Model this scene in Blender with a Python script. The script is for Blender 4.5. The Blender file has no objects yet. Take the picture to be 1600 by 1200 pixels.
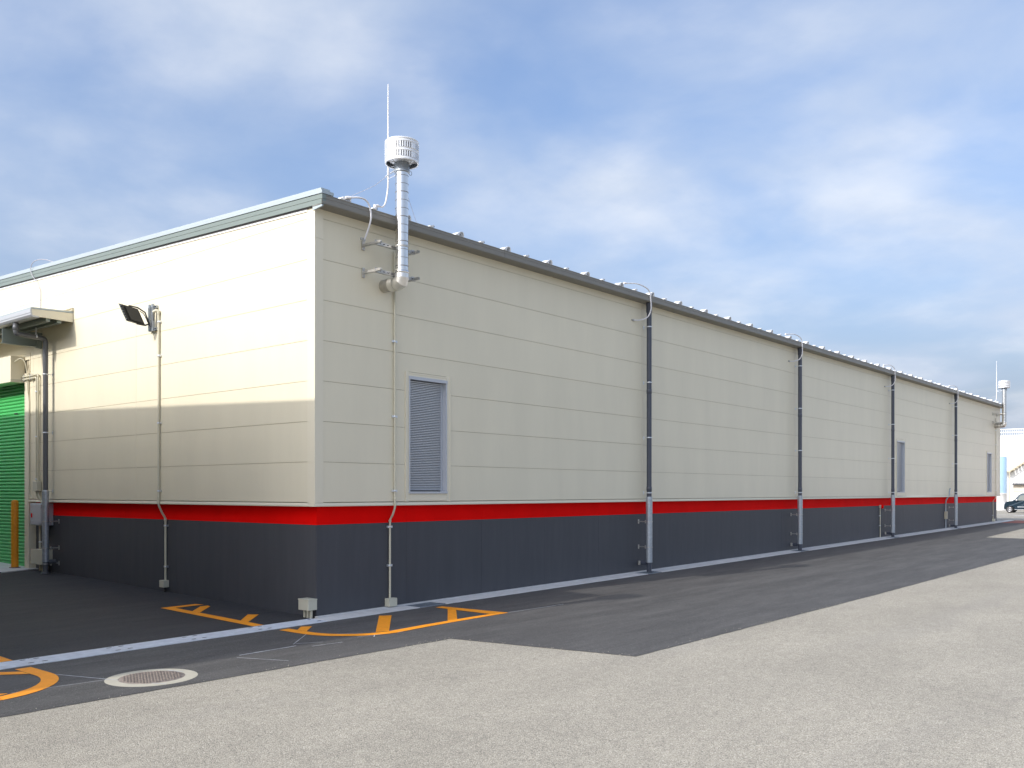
import bpy, bmesh, math, random
from mathutils import Vector, Matrix
random.seed(7)
R_ = math.radians
scene = bpy.context.scene
col = scene.collection

# ------------------------------------------------------------------ camera
cam_d = bpy.data.cameras.new('camera')
cam = bpy.data.objects.new('camera', cam_d)
col.objects.link(cam)
cam.location = (-8.509, -10.910, 1.882)
cam.rotation_euler = (R_(90), 0, R_(-50.03))
cam_d.sensor_width = 36.0
cam_d.lens = 32.38
cam_d.shift_y = 0.1053
cam_d.clip_start = 0.1
cam_d.clip_end = 3000
scene.camera = cam

# ------------------------------------------------------------------ light
SUN = Vector((1.60, -0.225, -1.0)).normalized()          # the way the light travels
ELEV = math.asin(-SUN.z)
AZ = math.atan2(-SUN.x, -SUN.y)                           # clockwise from +Y
sun_d = bpy.data.lights.new('sun', 'SUN')
sun_d.energy = 1.65
sun_d.angle = R_(0.6)
sun_d.color = (1.0, 0.95, 0.89)
sun = bpy.data.objects.new('sun', sun_d)
sun.rotation_euler = SUN.to_track_quat('-Z', 'Y').to_euler()
sun.location = (-40, 8, 40)
col.objects.link(sun)

world = bpy.data.worlds.new('World')
scene.world = world
world.use_nodes = True
wn, wl = world.node_tree.nodes, world.node_tree.links
wn.clear()
w_out = wn.new('ShaderNodeOutputWorld')
sky = wn.new('ShaderNodeTexSky')
sky.sky_type = 'NISHITA'
sky.sun_disc = False
sky.sun_elevation = ELEV
sky.sun_rotation = AZ
sky.air_density = 1.0
sky.dust_density = 7.0
sky.ozone_density = 6.0
bg_sky = wn.new('ShaderNodeBackground'); bg_sky.inputs[1].default_value = 0.15
wl.new(sky.outputs[0], bg_sky.inputs[0])
# thin drifting cloud cover, projected on a flat layer overhead
tc = wn.new('ShaderNodeTexCoord')
sep = wn.new('ShaderNodeSeparateXYZ'); wl.new(tc.outputs['Generated'], sep.inputs[0])
def wmath(op, a, b=None):
    m = wn.new('ShaderNodeMath'); m.operation = op
    for i, v in enumerate((a, b)):
        if v is None: continue
        if isinstance(v, (int, float)): m.inputs[i].default_value = v
        else: wl.new(v, m.inputs[i])
    return m.outputs[0]
zz = wmath('ADD', wmath('MAXIMUM', sep.outputs[2], 0.0), 0.25)
comb = wn.new('ShaderNodeCombineXYZ')
wl.new(wmath('DIVIDE', sep.outputs[0], zz), comb.inputs[0])
wl.new(wmath('DIVIDE', sep.outputs[1], zz), comb.inputs[1])
mp = wn.new('ShaderNodeMapping'); wl.new(comb.outputs[0], mp.inputs[0])
mp.inputs['Location'].default_value = (21.7, 3.3, 0.0)
mp.inputs['Rotation'].default_value = (0, 0, R_(25))
mp.inputs['Scale'].default_value = (1.1, 1.0, 1.0)
n1 = wn.new('ShaderNodeTexNoise'); n1.inputs['Scale'].default_value = 1.9
n1.inputs['Detail'].default_value = 7; n1.inputs['Roughness'].default_value = 0.5
n1.inputs['Distortion'].default_value = 0.25
wl.new(mp.outputs[0], n1.inputs['Vector'])
rmp = wn.new('ShaderNodeValToRGB')
rmp.color_ramp.interpolation = 'EASE'
rmp.color_ramp.elements[0].position = 0.33; rmp.color_ramp.elements[0].color = (0.12,)*3 + (1,)
rmp.color_ramp.elements[1].position = 0.76; rmp.color_ramp.elements[1].color = (0.92,)*3 + (1,)
wl.new(n1.outputs[0], rmp.inputs[0])
# cloud light: half an even grey-white, half the sky's own light greyed, so it follows the sun as the sky does
hs = wn.new('ShaderNodeHueSaturation')
hs.inputs['Saturation'].default_value = 0.25
hs.inputs['Value'].default_value = 1.20
wl.new(sky.outputs[0], hs.inputs['Color'])
bg_c1 = wn.new('ShaderNodeBackground'); bg_c1.inputs[1].default_value = 0.15
wl.new(hs.outputs[0], bg_c1.inputs[0])
bg_c2 = wn.new('ShaderNodeBackground'); bg_c2.inputs[1].default_value = 1.0
n2 = wn.new('ShaderNodeTexNoise'); n2.inputs['Scale'].default_value = 2.3
n2.inputs['Detail'].default_value = 6; n2.inputs['Roughness'].default_value = 0.55
wl.new(mp.outputs[0], n2.inputs['Vector'])
rm2 = wn.new('ShaderNodeValToRGB'); rm2.color_ramp.interpolation = 'EASE'
rm2.color_ramp.elements[0].position = 0.40; rm2.color_ramp.elements[0].color = (0.285, 0.345, 0.450, 1)
rm2.color_ramp.elements[1].position = 0.66; rm2.color_ramp.elements[1].color = (0.42, 0.455, 0.515, 1)
wl.new(n2.outputs[0], rm2.inputs[0]); wl.new(rm2.outputs[0], bg_c2.inputs[0])
bg_cl = wn.new('ShaderNodeMixShader'); bg_cl.inputs[0].default_value = 0.75
wl.new(bg_c1.outputs[0], bg_cl.inputs[1]); wl.new(bg_c2.outputs[0], bg_cl.inputs[2])
# the layer is seen through a longer path towards the horizon
thick = wmath('MULTIPLY', wmath('POWER', wmath('SUBTRACT', 1.0, wmath('MAXIMUM', sep.outputs[2], 0.0)), 6.0), 0.95)
mixw = wn.new('ShaderNodeMixShader')
cover = wmath('MINIMUM', wmath('ADD', rmp.outputs[0], thick), 0.97)
wl.new(cover, mixw.inputs[0])
wl.new(bg_sky.outputs[0], mixw.inputs[1]); wl.new(bg_cl.outputs[0], mixw.inputs[2])
wl.new(mixw.outputs[0], w_out.inputs[0])

vs = scene.view_settings
vs.view_transform = 'Standard'; vs.look = 'None'; vs.gamma = 1.0
vs.use_curve_mapping = False
vs.exposure = 0.94
scene.render.engine = 'CYCLES'
scene.cycles.max_bounces = 6

# ------------------------------------------------------------------ materials
def material(name, color, rough=0.6, metal=0.0, var=0.0, vscale=3.0, bump=0.0, bscale=80.0,
             stretch=(1, 1, 1), rnd=0.0, spec=0.5, bdist=0.004, chip=None):
    m = bpy.data.materials.new(name); m.use_nodes = True
    nt = m.node_tree; n, l = nt.nodes, nt.links
    p = n['Principled BSDF']
    p.inputs['Base Color'].default_value = (*color, 1)
    p.inputs['Roughness'].default_value = rough
    p.inputs['Metallic'].default_value = metal
    p.inputs['Specular IOR Level'].default_value = spec
    geo = n.new('ShaderNodeNewGeometry')
    mpg = n.new('ShaderNodeMapping'); mpg.inputs['Scale'].default_value = stretch
    l.new(geo.outputs['Position'], mpg.inputs[0])
    last = None
    if var or rnd:
        hsv = n.new('ShaderNodeHueSaturation'); hsv.inputs['Color'].default_value = (*color, 1)
        val = None
        if var:
            nz = n.new('ShaderNodeTexNoise'); nz.inputs['Scale'].default_value = vscale
            nz.inputs['Detail'].default_value = 6; nz.inputs['Roughness'].default_value = 0.6
            l.new(mpg.outputs[0], nz.inputs['Vector'])
            mr = n.new('ShaderNodeMapRange')
            mr.inputs[1].default_value = 0.25; mr.inputs[2].default_value = 0.75
            mr.inputs[3].default_value = 1 - var; mr.inputs[4].default_value = 1 + var
            l.new(nz.outputs[0], mr.inputs[0]); val = mr.outputs[0]
        if rnd:
            oi = n.new('ShaderNodeObjectInfo')
            mr2 = n.new('ShaderNodeMapRange')
            mr2.inputs[3].default_value = 1 - rnd; mr2.inputs[4].default_value = 1 + rnd
            l.new(oi.outputs['Random'], mr2.inputs[0])
            if val is None: val = mr2.outputs[0]
            else:
                mu = n.new('ShaderNodeMath'); mu.operation = 'MULTIPLY'
                l.new(val, mu.inputs[0]); l.new(mr2.outputs[0], mu.inputs[1]); val = mu.outputs[0]
        l.new(val, hsv.inputs['Value']); l.new(hsv.outputs[0], p.inputs['Base Color'])
    if chip:                                     # worn-through flecks: (colour, noise scale, threshold)
        nc = n.new('ShaderNodeTexNoise'); nc.inputs['Scale'].default_value = chip[1]
        nc.inputs['Detail'].default_value = 9; nc.inputs['Roughness'].default_value = 0.8
        l.new(geo.outputs['Position'], nc.inputs['Vector'])
        mc = n.new('ShaderNodeMapRange'); mc.inputs[1].default_value = chip[2]; mc.inputs[2].default_value = chip[2]+0.06
        mc.inputs[4].default_value = 0.75
        l.new(nc.outputs[0], mc.inputs[0])
        mx = n.new('ShaderNodeMix'); mx.data_type = 'RGBA'; mx.inputs[7].default_value = (*chip[0], 1)
        l.new(mc.outputs[0], mx.inputs[0]); l.new(hsv.outputs[0], mx.inputs[6]); l.new(mx.outputs[2], p.inputs['Base Color'])
    if bump:
        nb = n.new('ShaderNodeTexNoise'); nb.inputs['Scale'].default_value = bscale
        nb.inputs['Detail'].default_value = 4
        l.new(mpg.outputs[0], nb.inputs['Vector'])
        b = n.new('ShaderNodeBump'); b.inputs['Strength'].default_value = bump; b.inputs['Distance'].default_value = bdist
        l.new(nb.outputs[0], b.inputs['Height']); l.new(b.outputs[0], p.inputs['Normal'])
    return m

M = {}
M['panel'] = material('cream_panel', (0.745, 0.685, 0.522), 0.42, var=0.04, vscale=1.6, stretch=(1, 1, .22), bump=0.10, bscale=220, rnd=0.014, spec=0.4, bdist=0.002)
M['trim'] = material('cream_trim', (0.76, 0.702, 0.547), 0.4, rnd=0.012, spec=0.4)
M['joint'] = material('joint_filler', (0.46, 0.405, 0.29), 0.8)
M['base'] = material('grey_base_paint', (0.068, 0.071, 0.080), 0.6, var=0.09, vscale=2.2, bump=0.16, bscale=60, stretch=(3, 3, .35), rnd=0.03, spec=0.35)
M['red'] = material('red_paint', (0.88, 0.002, 0.001), 0.75, var=0.07, vscale=2, bump=0.2, bscale=60, spec=0.08, chip=((0.55, 0.16, 0.08), 6.0, 0.70))
M['gutter'] = material('shade_toned_gutter', (0.225, 0.215, 0.188), 0.45, var=0.03, spec=0.35)  # same metal as the fascia, with its shaded tone put into the colour
M['fascia'] = material('sun_toned_fascia', (0.180, 0.218, 0.200), 0.42, var=0.03, spec=0.5)  # the gutter's metal again, its sunlit grey-green look put into the colour
M['cap'] = material('pale_cap_metal', (0.40, 0.455, 0.475), 0.42, metal=0.15, var=0.03)
M['roof'] = material('white_roof_metal', (0.80, 0.81, 0.82), 0.4, metal=0.0, var=0.04)
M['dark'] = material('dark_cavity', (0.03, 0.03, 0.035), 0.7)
M['duct'] = material('stainless_duct', (0.72, 0.71, 0.69), 0.17, metal=1.0, var=0.06, vscale=9, bump=0.05, bscale=14)
M['elbow'] = material('heat_tinted_elbow', (0.78, 0.76, 0.72), 0.36, metal=1.0, var=0.08, vscale=12)
M['seamline'] = material('duct_seam', (0.30, 0.29, 0.28), 0.4, metal=0.8)
M['screen'] = material('vent_screen', (0.10, 0.11, 0.12), 0.5, metal=0.4)
M['sleeve'] = material('dull_steel_sleeve', (0.52, 0.50, 0.46), 0.36, metal=1.0, var=0.1, vscale=12)
M['vent'] = material('white_vent_metal', (0.78, 0.79, 0.80), 0.35, metal=0.35, var=0.03)
M['galv'] = material('galvanised_steel', (0.40, 0.44, 0.48), 0.42, metal=0.55, var=0.18, vscale=22)
M['strut'] = material('strut_steel', (0.50, 0.49, 0.46), 0.42, metal=0.7, var=0.12, vscale=30)
M['clip'] = material('clip_steel', (0.72, 0.75, 0.79), 0.3, metal=0.8)
M['pipe'] = material('slate_pipe', (0.052, 0.060, 0.082), 0.34, var=0.05)
M['gpipe'] = material('grey_pipe', (0.10, 0.105, 0.115), 0.36, var=0.05)
M['cable'] = material('white_cable', (0.72, 0.71, 0.72), 0.5)
M['gcable'] = material('grey_cable', (0.42, 0.41, 0.44), 0.5)
M['conduit'] = material('cream_conduit', (0.58, 0.55, 0.42), 0.4, var=0.03)
M['box'] = material('cream_box', (0.55, 0.53, 0.42), 0.45, var=0.03)
M['alu'] = material('blue_grey_aluminium', (0.50, 0.52, 0.55), 0.42, metal=0.25, var=0.03)
M['louver'] = material('louver_aluminium', (0.52, 0.55, 0.59), 0.4, metal=0.35)
M['green'] = material('green_slat', (0.07, 0.50, 0.13), 0.42, var=0.05, rnd=0.03)
M['yellow'] = material('amber_post', (0.72, 0.27, 0.008), 0.5, var=0.06, bump=0.1, bscale=90)
M['black'] = material('black_casting', (0.022, 0.021, 0.020), 0.45, var=0.1)
M['lens'] = material('lamp_lens', (0.25, 0.27, 0.28), 0.15)
M['concrete'] = material('pale_concrete', (0.60, 0.595, 0.58), 0.8, var=0.10, vscale=6, bump=0.2, bscale=120, rnd=0.05)
M['cover'] = material('steel_channel_cover', (0.62, 0.645, 0.68), 0.55, metal=0.1, var=0.16, vscale=9, bump=0.2, bscale=90, rnd=0.06)
M['grate'] = material('grate_steel', (0.24, 0.28, 0.33), 0.45, metal=0.5, var=0.15, vscale=30)
M['mring'] = material('manhole_ring', (0.47, 0.44, 0.35), 0.8, var=0.08, vscale=12)
M['miron'] = material('manhole_iron', (0.25, 0.21, 0.18), 0.8, metal=0.1, var=0.4, vscale=26)
M['orange'] = material('orange_paint', (0.95, 0.335, 0.008), 0.6, var=0.12, vscale=14, bump=0.4, bscale=160, chip=((0.14, 0.10, 0.06), 11.0, 0.66))
M['chalk'] = material('chalk', (0.50, 0.51, 0.53), 0.9, var=0.35, vscale=18)
M['white_wall'] = material('white_cladding', (0.80, 0.80, 0.79), 0.55, var=0.02)
M['tank'] = material('pale_blue_tank', (0.35, 0.52, 0.68), 0.4, var=0.05)
M['tan'] = material('tan_steel', (0.46, 0.41, 0.31), 0.6)
M['beige'] = material('beige_shutter', (0.62, 0.55, 0.46), 0.6)
M['redkerb'] = material('red_kerb', (0.55, 0.22, 0.14), 0.8, var=0.1)
M['carpaint'] = material('dark_teal_paint', (0.016, 0.034, 0.052), 0.12, metal=0.3)
M['glass'] = material('car_glass', (0.03, 0.05, 0.045), 0.05, spec=0.8)
M['tyre'] = material('tyre_rubber', (0.015, 0.015, 0.016), 0.8)
M['rim'] = material('alloy_rim', (0.66, 0.66, 0.69), 0.3, metal=0.9)
M['lamp'] = material('headlamp', (0.6, 0.62, 0.66), 0.1)
M['brownpave'] = material('red_brown_paving', (0.30, 0.10, 0.065), 0.85, var=0.15, vscale=7, bump=0.2)
M['parking'] = material('parking_line', (0.78, 0.78, 0.76), 0.7)

def ground_material(name, kind):
    m = bpy.data.materials.new(name); m.use_nodes = True
    n, l = m.node_tree.nodes, m.node_tree.links
    p = n['Principled BSDF']
    geo = n.new('ShaderNodeNewGeometry')
    def tex(cls, scale, stretch=None, **kw):
        t = n.new(cls); t.inputs['Scale'].default_value = scale
        for k, v in kw.items(): t.inputs[k].default_value = v
        src = geo.outputs['Position']
        if stretch:
            mm = n.new('ShaderNodeMapping'); mm.inputs['Scale'].default_value = stretch
            l.new(src, mm.inputs[0]); src = mm.outputs[0]
        l.new(src, t.inputs['Vector']); return t
    def ramp(src, stops):
        r = n.new('ShaderNodeValToRGB'); el = r.color_ramp.elements
        while len(el) < len(stops): el.new(0.5)
        for e, (pos, c) in zip(el, stops):
            e.position = pos; e.color = (*c, 1) if isinstance(c, tuple) else (c, c, c, 1)
        l.new(src, r.inputs[0]); return r.outputs[0]
    def mix(mode, fac, a, b):
        x = n.new('ShaderNodeMix'); x.data_type = 'RGBA'; x.blend_type = mode
        if isinstance(fac, float): x.inputs[0].default_value = fac
        else: l.new(fac, x.inputs[0])
        for i, v in ((6, a), (7, b)):
            if isinstance(v, tuple): x.inputs[i].default_value = (*v, 1)
            else: l.new(v, x.inputs[i])
        return x.outputs[2]
    bmp = n.new('ShaderNodeBump')
    if kind == 'aggregate':
        vo = tex('ShaderNodeTexVoronoi', 125)
        sepc = n.new('ShaderNodeSeparateColor'); l.new(vo.outputs['Color'], sepc.inputs[0])
        stones = ramp(sepc.outputs[0], [(0.0, (0.20, 0.186, 0.152)), (0.15, (0.305, 0.280, 0.228)), (0.45, (0.392, 0.358, 0.290)),
                                        (0.80, (0.47, 0.428, 0.342)), (0.95, (0.53, 0.49, 0.40)), (1.0, (0.66, 0.615, 0.51))])
        edge = ramp(vo.outputs['Distance'], [(0.30, 1.0), (0.75, 0.55)])
        c = mix('MULTIPLY', 0.55, stones, edge)
        big = tex('ShaderNodeTexNoise', 0.7, (0.5, 1, 1), Detail=7.0, Roughness=0.62)
        c = mix('MULTIPLY', 1.0, c, ramp(big.outputs[0], [(0.25, 0.86), (0.75, 1.15)]))
        med = tex('ShaderNodeTexNoise', 9.0, None, Detail=5.0, Roughness=0.7)
        c = mix('MULTIPLY', 1.0, c, ramp(med.outputs[0], [(0.3, 0.90), (0.7, 1.10)]))
        stain = tex('ShaderNodeTexNoise', 1.6, (0.6, 2.2, 1), Detail=8.0, Roughness=0.72)
        c = mix('MIX', ramp(stain.outputs[0], [(0.66, 0.0), (0.76, 0.35)]), c, (0.24, 0.185, 0.13))
        # faint wheel tracks along the road, small oil drips
        sp = n.new('ShaderNodeSeparateXYZ'); l.new(geo.outputs['Position'], sp.inputs[0])
        wob = tex('ShaderNodeTexNoise', 0.25, None, Detail=2.0)
        yy = n.new('ShaderNodeMath'); yy.operation = 'MULTIPLY_ADD'; l.new(wob.outputs[0], yy.inputs[0]); yy.inputs[1].default_value = 1.6; l.new(sp.outputs[1], yy.inputs[2])
        sn = n.new('ShaderNodeMath'); sn.operation = 'SINE'
        ms = n.new('ShaderNodeMath'); ms.operation = 'MULTIPLY'; l.new(yy.outputs[0], ms.inputs[0]); ms.inputs[1].default_value = 3.7
        l.new(ms.outputs[0], sn.inputs[0])
        brk = tex('ShaderNodeTexNoise', 0.35, (0.5, 1, 1), Detail=4.0)
        trk = n.new('ShaderNodeMath'); trk.operation = 'MULTIPLY'
        l.new(ramp(sn.outputs[0], [(0.35, 0.0), (0.95, 1.0)]), trk.inputs[0]); l.new(ramp(brk.outputs[0], [(0.42, 0.0), (0.62, 0.20)]), trk.inputs[1])
        c = mix('MIX', trk.outputs[0], c, (0.24, 0.225, 0.20))
        drip = tex('ShaderNodeTexVoronoi', 0.55, None, Randomness=1.0)
        dn = tex('ShaderNodeTexNoise', 14.0, None, Detail=4.0)
        da = n.new('ShaderNodeMath'); da.operation = 'MULTIPLY_ADD'; l.new(dn.outputs[0], da.inputs[0]); da.inputs[1].default_value = 0.09; l.new(drip.outputs['Distance'], da.inputs[2])
        c = mix('MIX', ramp(da.outputs[0], [(0.055, 0.5), (0.11, 0.0)]), c, (0.15, 0.135, 0.115))
        l.new(c, p.inputs['Base Color']); p.inputs['Roughness'].default_value = 0.85
        l.new(vo.outputs['Distance'], bmp.inputs['Height']); bmp.inputs['Strength'].default_value = 0.55
        bmp.inputs['Distance'].default_value = -0.006
        l.new(bmp.outputs[0], p.inputs['Normal'])
    else:
        base = {'new': (0.078, 0.076, 0.073), 'apron': (0.041, 0.041, 0.044)}[kind]
        dusty = {'new': (0.125, 0.121, 0.115), 'apron': (0.062, 0.059, 0.056)}[kind]
        vo = tex('ShaderNodeTexVoronoi', 120)
        sepc = n.new('ShaderNodeSeparateColor'); l.new(vo.outputs['Color'], sepc.inputs[0])
        c = mix('MULTIPLY', 1.0, base, ramp(sepc.outputs[0], [(0.0, 0.62), (0.8, 1.15), (0.96, 1.5), (1.0, 2.4)]))
        st = tex('ShaderNodeTexNoise', 1.0, (0.28, 2.2, 1), Detail=8.0, Roughness=0.68, Distortion=0.6)
        c = mix('MIX', ramp(st.outputs[0], [(0.42, 0.0), (0.68, 0.6)]), c, dusty)
        st2 = tex('ShaderNodeTexNoise', 2.6, (0.35, 1.6, 1), Detail=9.0, Roughness=0.75)
        c = mix('MULTIPLY', 1.0, c, ramp(st2.outputs[0], [(0.3, 0.80), (0.7, 1.22)]))
        spk = tex('ShaderNodeTexNoise', 7.0, (0.45, 1.4, 1), Detail=8.0, Roughness=0.85)
        c = mix('MIX', ramp(spk.outputs[0], [(0.71, 0.0), (0.78, 0.5)]), c, (0.27, 0.28, 0.30))
        l.new(c, p.inputs['Base Color']); p.inputs['Roughness'].default_value = 0.72
        p.inputs['Specular IOR Level'].default_value = 0.35
        l.new(vo.outputs['Distance'], bmp.inputs['Height']); bmp.inputs['Strength'].default_value = 0.4
        bmp.inputs['Distance'].default_value = -0.005
        l.new(bmp.outputs[0], p.inputs['Normal'])
    return m
M['aggregate'] = ground_material('worn_aggregate_asphalt', 'aggregate')
M['newasphalt'] = ground_material('new_asphalt', 'new')
M['apronasphalt'] = ground_material('apron_asphalt', 'apron')

# ------------------------------------------------------------------ mesh helpers
class MB:
    """collects polygons; build() links them as one mesh object"""
    def __init__(s): s.v = []; s.f = []; s.mi = []; s.sm = []
    def add(s, verts, faces, mi=0, smooth=False):
        o = len(s.v); s.v += [tuple(v) for v in verts]
        for f in faces: s.f.append(tuple(i + o for i in f)); s.mi.append(mi); s.sm.append(smooth)
        return s
    def box(s, x0, x1, y0, y1, z0, z1, mi=0, bev=0.0):
        if bev:
            bm = bmesh.new(); bmesh.ops.create_cube(bm, size=1)
            for v in bm.verts: v.co = ((x0+x1)/2+v.co.x*(x1-x0), (y0+y1)/2+v.co.y*(y1-y0), (z0+z1)/2+v.co.z*(z1-z0))
            bmesh.ops.bevel(bm, geom=list(bm.edges), offset=bev, segments=2, profile=0.5, affect='EDGES')
            bm.verts.index_update()
            s.add([v.co[:] for v in bm.verts], [[v.index for v in f.verts] for f in bm.faces], mi); bm.free(); return s
        v = [(x, y, z) for z in (z0, z1) for y in (y0, y1) for x in (x0, x1)]
        return s.add(v, [(0, 2, 3, 1), (4, 5, 7, 6), (0, 1, 5, 4), (2, 6, 7, 3), (0, 4, 6, 2), (1, 3, 7, 5)], mi)
    def prism(s, poly, axis, a, b, mi=0, smooth=False):
        """poly: 2-D outline in the two other axes (x: (y,z), y: (x,z), z: (x,y)); extruded from a to b"""
        def P(q, t):
            return {'x': (t, q[0], q[1]), 'y': (q[0], t, q[1]), 'z': (q[0], q[1], t)}[axis]
        n = len(poly)
        v = [P(q, a) for q in poly] + [P(q, b) for q in poly]
        s.add(v, [tuple(range(n)), tuple(range(2*n-1, n-1, -1))], mi)
        s.add(v, [(i, i+n, (i+1) % n+n, (i+1) % n) for i in range(n)], mi, smooth)
        return s
    def tube(s, pts, r, n=10, mi=0, caps=True, smooth=True, split=False):
        pts = [Vector(p) for p in pts]; rings = []
        ref = None
        for i, p in enumerate(pts):
            a = pts[i]-pts[i-1] if i else pts[1]-pts[0]
            b = pts[i+1]-pts[i] if i < len(pts)-1 else a
            t = (a.normalized()+b.normalized()).normalized()
            k = 1/max(0.35, t.dot(b.normalized()))
            if ref is None:
                ref = Vector((0, 0, 1)) if abs(t.z) < 0.9 else Vector((1, 0, 0))
            u = (ref - t*ref.dot(t)).normalized(); w = t.cross(u); ref = u
            bis = (b.normalized()-a.normalized())
            rr = r[i] if isinstance(r, (list, tuple)) else r
            ring = []
            for j in range(n):
                d = u*math.cos(2*math.pi*j/n)+w*math.sin(2*math.pi*j/n)
                if bis.length > 1e-4:
                    bn = bis.normalized(); d = d + bn*d.dot(bn)*(k-1)
                ring.append(p+d*rr)
            rings.append(ring)
        o = [tuple(v) for rg in rings for v in rg]
        if split:
            for a_, b_ in zip(rings, rings[1:]):
                s.add([tuple(v) for v in a_+b_], [(j, (j+1) % n, n+(j+1) % n, n+j) for j in range(n)], mi, smooth)
            return s
        s.add(o, [(i*n+j, i*n+(j+1) % n, (i+1)*n+(j+1) % n, (i+1)*n+j) for i in range(len(pts)-1) for j in range(n)], mi, smooth)
        if caps: s.add(o, [tuple(range(n-1, -1, -1)), tuple(range((len(pts)-1)*n, len(pts)*n))], mi)
        return s
    def lathe(s, prof, c, n=24, mi=0, smooth=True, axis='z'):
        """prof: (radius, height) pairs turned about the vertical through c"""
        v = []
        for (r, h) in prof:
            for j in range(n):
                a = 2*math.pi*j/n
                d = (r*math.cos(a), r*math.sin(a), h)
                if axis == 'x': d = (d[2], d[0], d[1])
                if axis == 'y': d = (d[0], d[2], d[1])
                v.append((c[0]+d[0], c[1]+d[1], c[2]+d[2]))
        return s.add(v, [(i*n+j, i*n+(j+1) % n, (i+1)*n+(j+1) % n, (i+1)*n+j) for i in range(len(prof)-1) for j in range(n)], mi, smooth)
    def mesh(s, name, mats):
        me = bpy.data.meshes.new(name)
        me.from_pydata(s.v, [], s.f)
        for m in (mats if isinstance(mats, (list, tuple)) else [mats]): me.materials.append(M[m])
        me.polygons.foreach_set('material_index', s.mi)
        me.polygons.foreach_set('use_smooth', s.sm)
        me.update()
        bm = bmesh.new(); bm.from_mesh(me)
        bmesh.ops.recalc_face_normals(bm, faces=bm.faces); bm.to_mesh(me); bm.free()
        return me
    def build(s, name, mats, parent=None, loc=None):
        return link(name, s.mesh(name, mats), parent, loc)

def link(name, me, parent=None, loc=None):
    o = bpy.data.objects.new(name, me); col.objects.link(o)
    if parent: o.parent = parent
    if loc: o.location = loc
    return o
def box(name, mat, parent, *b, bev=0.0): return MB().box(*b, bev=bev).build(name, mat, parent)
def tag(o, label=None, cat=None, group=None, kind=None):
    for k, v in (('label', label), ('category', cat), ('group', group), ('kind', kind)):
        if v: o[k] = v
    return o
def thing(name, label, cat, loc=(0, 0, 0), group=None):
    o = bpy.data.objects.new(name, None); o.location = loc; o.empty_display_size = 0.2
    col.objects.link(o); return tag(o, label, cat, group)
def copy_tree(root, parent=None, skip=()):
    c = root.copy(); col.objects.link(c)
    if parent: c.parent = parent
    for ch in [o for o in root.children if o.name.split('.')[0] not in skip]: copy_tree(ch, c, skip)
    return c
def smooth_path(pts, k=6):
    """Catmull-Rom through the points"""
    P = [Vector(p) for p in pts]; P = [2*P[0]-P[1]] + P + [2*P[-1]-P[-2]]; out = []
    for i in range(1, len(P)-2):
        for j in range(k):
            t = j/k; a, b, c, d = P[i-1], P[i], P[i+1], P[i+2]
            out.append(0.5*((2*b)+(c-a)*t+(2*a-5*b+4*c-d)*t*t+(3*b-a-3*c+d)*t**3))
    return out+[P[-2]]

# ------------------------------------------------------------------ ground levels
SX, SY = 0.0093, 0.022
def lerp(a, b, t): return a+(b-a)*t
def gz(x, y):
    if x <= 44.2: z = SX*max(x, -60)
    elif x < 68: z = lerp(SX*44.2, 0.15, (x-44.2)/(68-44.2))
    else: z = 0.15
    fx = 1.0 if x <= 20 else max(0, 1-(x-20)/20)
    return z + SY*min(max(y, 0), 16)*fx
xs = [-600, -200, -60, -30, -14, -6, 0, 6, 12, 20, 28, 40, 44.2, 50, 56, 62, 68, 80, 100, 150, 300, 900]
ys = [-600, -200, -80, -40, -20, -12, -6, -3, 0, 4, 8, 16, 30, 60, 120, 300, 700]
mb = MB()
mb.add([(x, y, gz(x, y)) for y in ys for x in xs],
       [(j*len(xs)+i, j*len(xs)+i+1, (j+1)*len(xs)+i+1, (j+1)*len(xs)+i) for j in range(len(ys)-1) for i in range(len(xs)-1)])
tag(mb.build('road', 'aggregate'), 'pale worn aggregate asphalt road in the foreground', 'road', kind='structure')

def sheet(name, mat, outline, lift, parent=None, slope_y=False, jitter=0.0, step=0.35):
    """a flat sheet following the sloping ground, edges optionally ragged"""
    pts = []
    n = len(outline)
    for i in range(n):
        a, b = Vector(outline[i]), Vector(outline[(i+1) % n])
        k = max(1, int((b-a).length/step)) if jitter else 1
        for j in range(k):
            q = a.lerp(b, j/k)
            if j and jitter:
                nn = (b-a).normalized(); q = q + Vector((-nn.y, nn.x))*random.uniform(-jitter, jitter)
            pts.append(q)
    z = lambda q: SX*q.x+(SY*max(q.y, 0) if slope_y else 0)+lift
    mb = MB(); mb.add([(q.x, q.y, z(q)) for q in pts], [tuple(range(len(pts)))])
    return mb.build(name, mat, parent)

asph = sheet('asphalt_strip', 'newasphalt', [(-16, -.29), (-16, -2.36), (-5.28, -2.50), (-0.88, -2.70), (0.02, -2.73), (0.43, -5.25),
             (7.6, -5.42), (19.3, -5.56), (27.25, -5.62), (27.5, -2.77), (35.5, -2.46), (44.2, -2.30), (44.2, -.34)], 0.004, jitter=0.007, step=0.14)
tag(asph, 'dark new asphalt patch running along the warehouse wall', 'asphalt', kind='structure')
apron = sheet('apron', 'apronasphalt', [(-16, .12), (0.4, .12), (0.4, 30), (-16, 30)], 0.004, slope_y=True)
tag(apron, 'black asphalt yard between the two warehouses', 'yard', kind='structure')
pad = MB().prism([(-.72, 9.36), (0.06, 9.62), (0.6, 9.62), (0.6, 14.5), (-.72, 14.5)], 'z', 0.0, 0.02)
for i, v in enumerate(pad.v): pad.v[i] = (v[0], v[1], v[2]+SX*v[0]+SY*v[1]+0.006)
tag(pad.build('concrete_threshold', 'concrete'), 'pale concrete threshold in front of the green shutter', 'threshold', kind='structure')
rb = sheet('red_paving', 'brownpave', [(40.7, -.42), (44.15, -.42), (44.15, -9), (40.7, -9)], 0.008)
tag(rb, 'red brown paved strip past the far end of the wall', 'paving', kind='structure')

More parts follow.
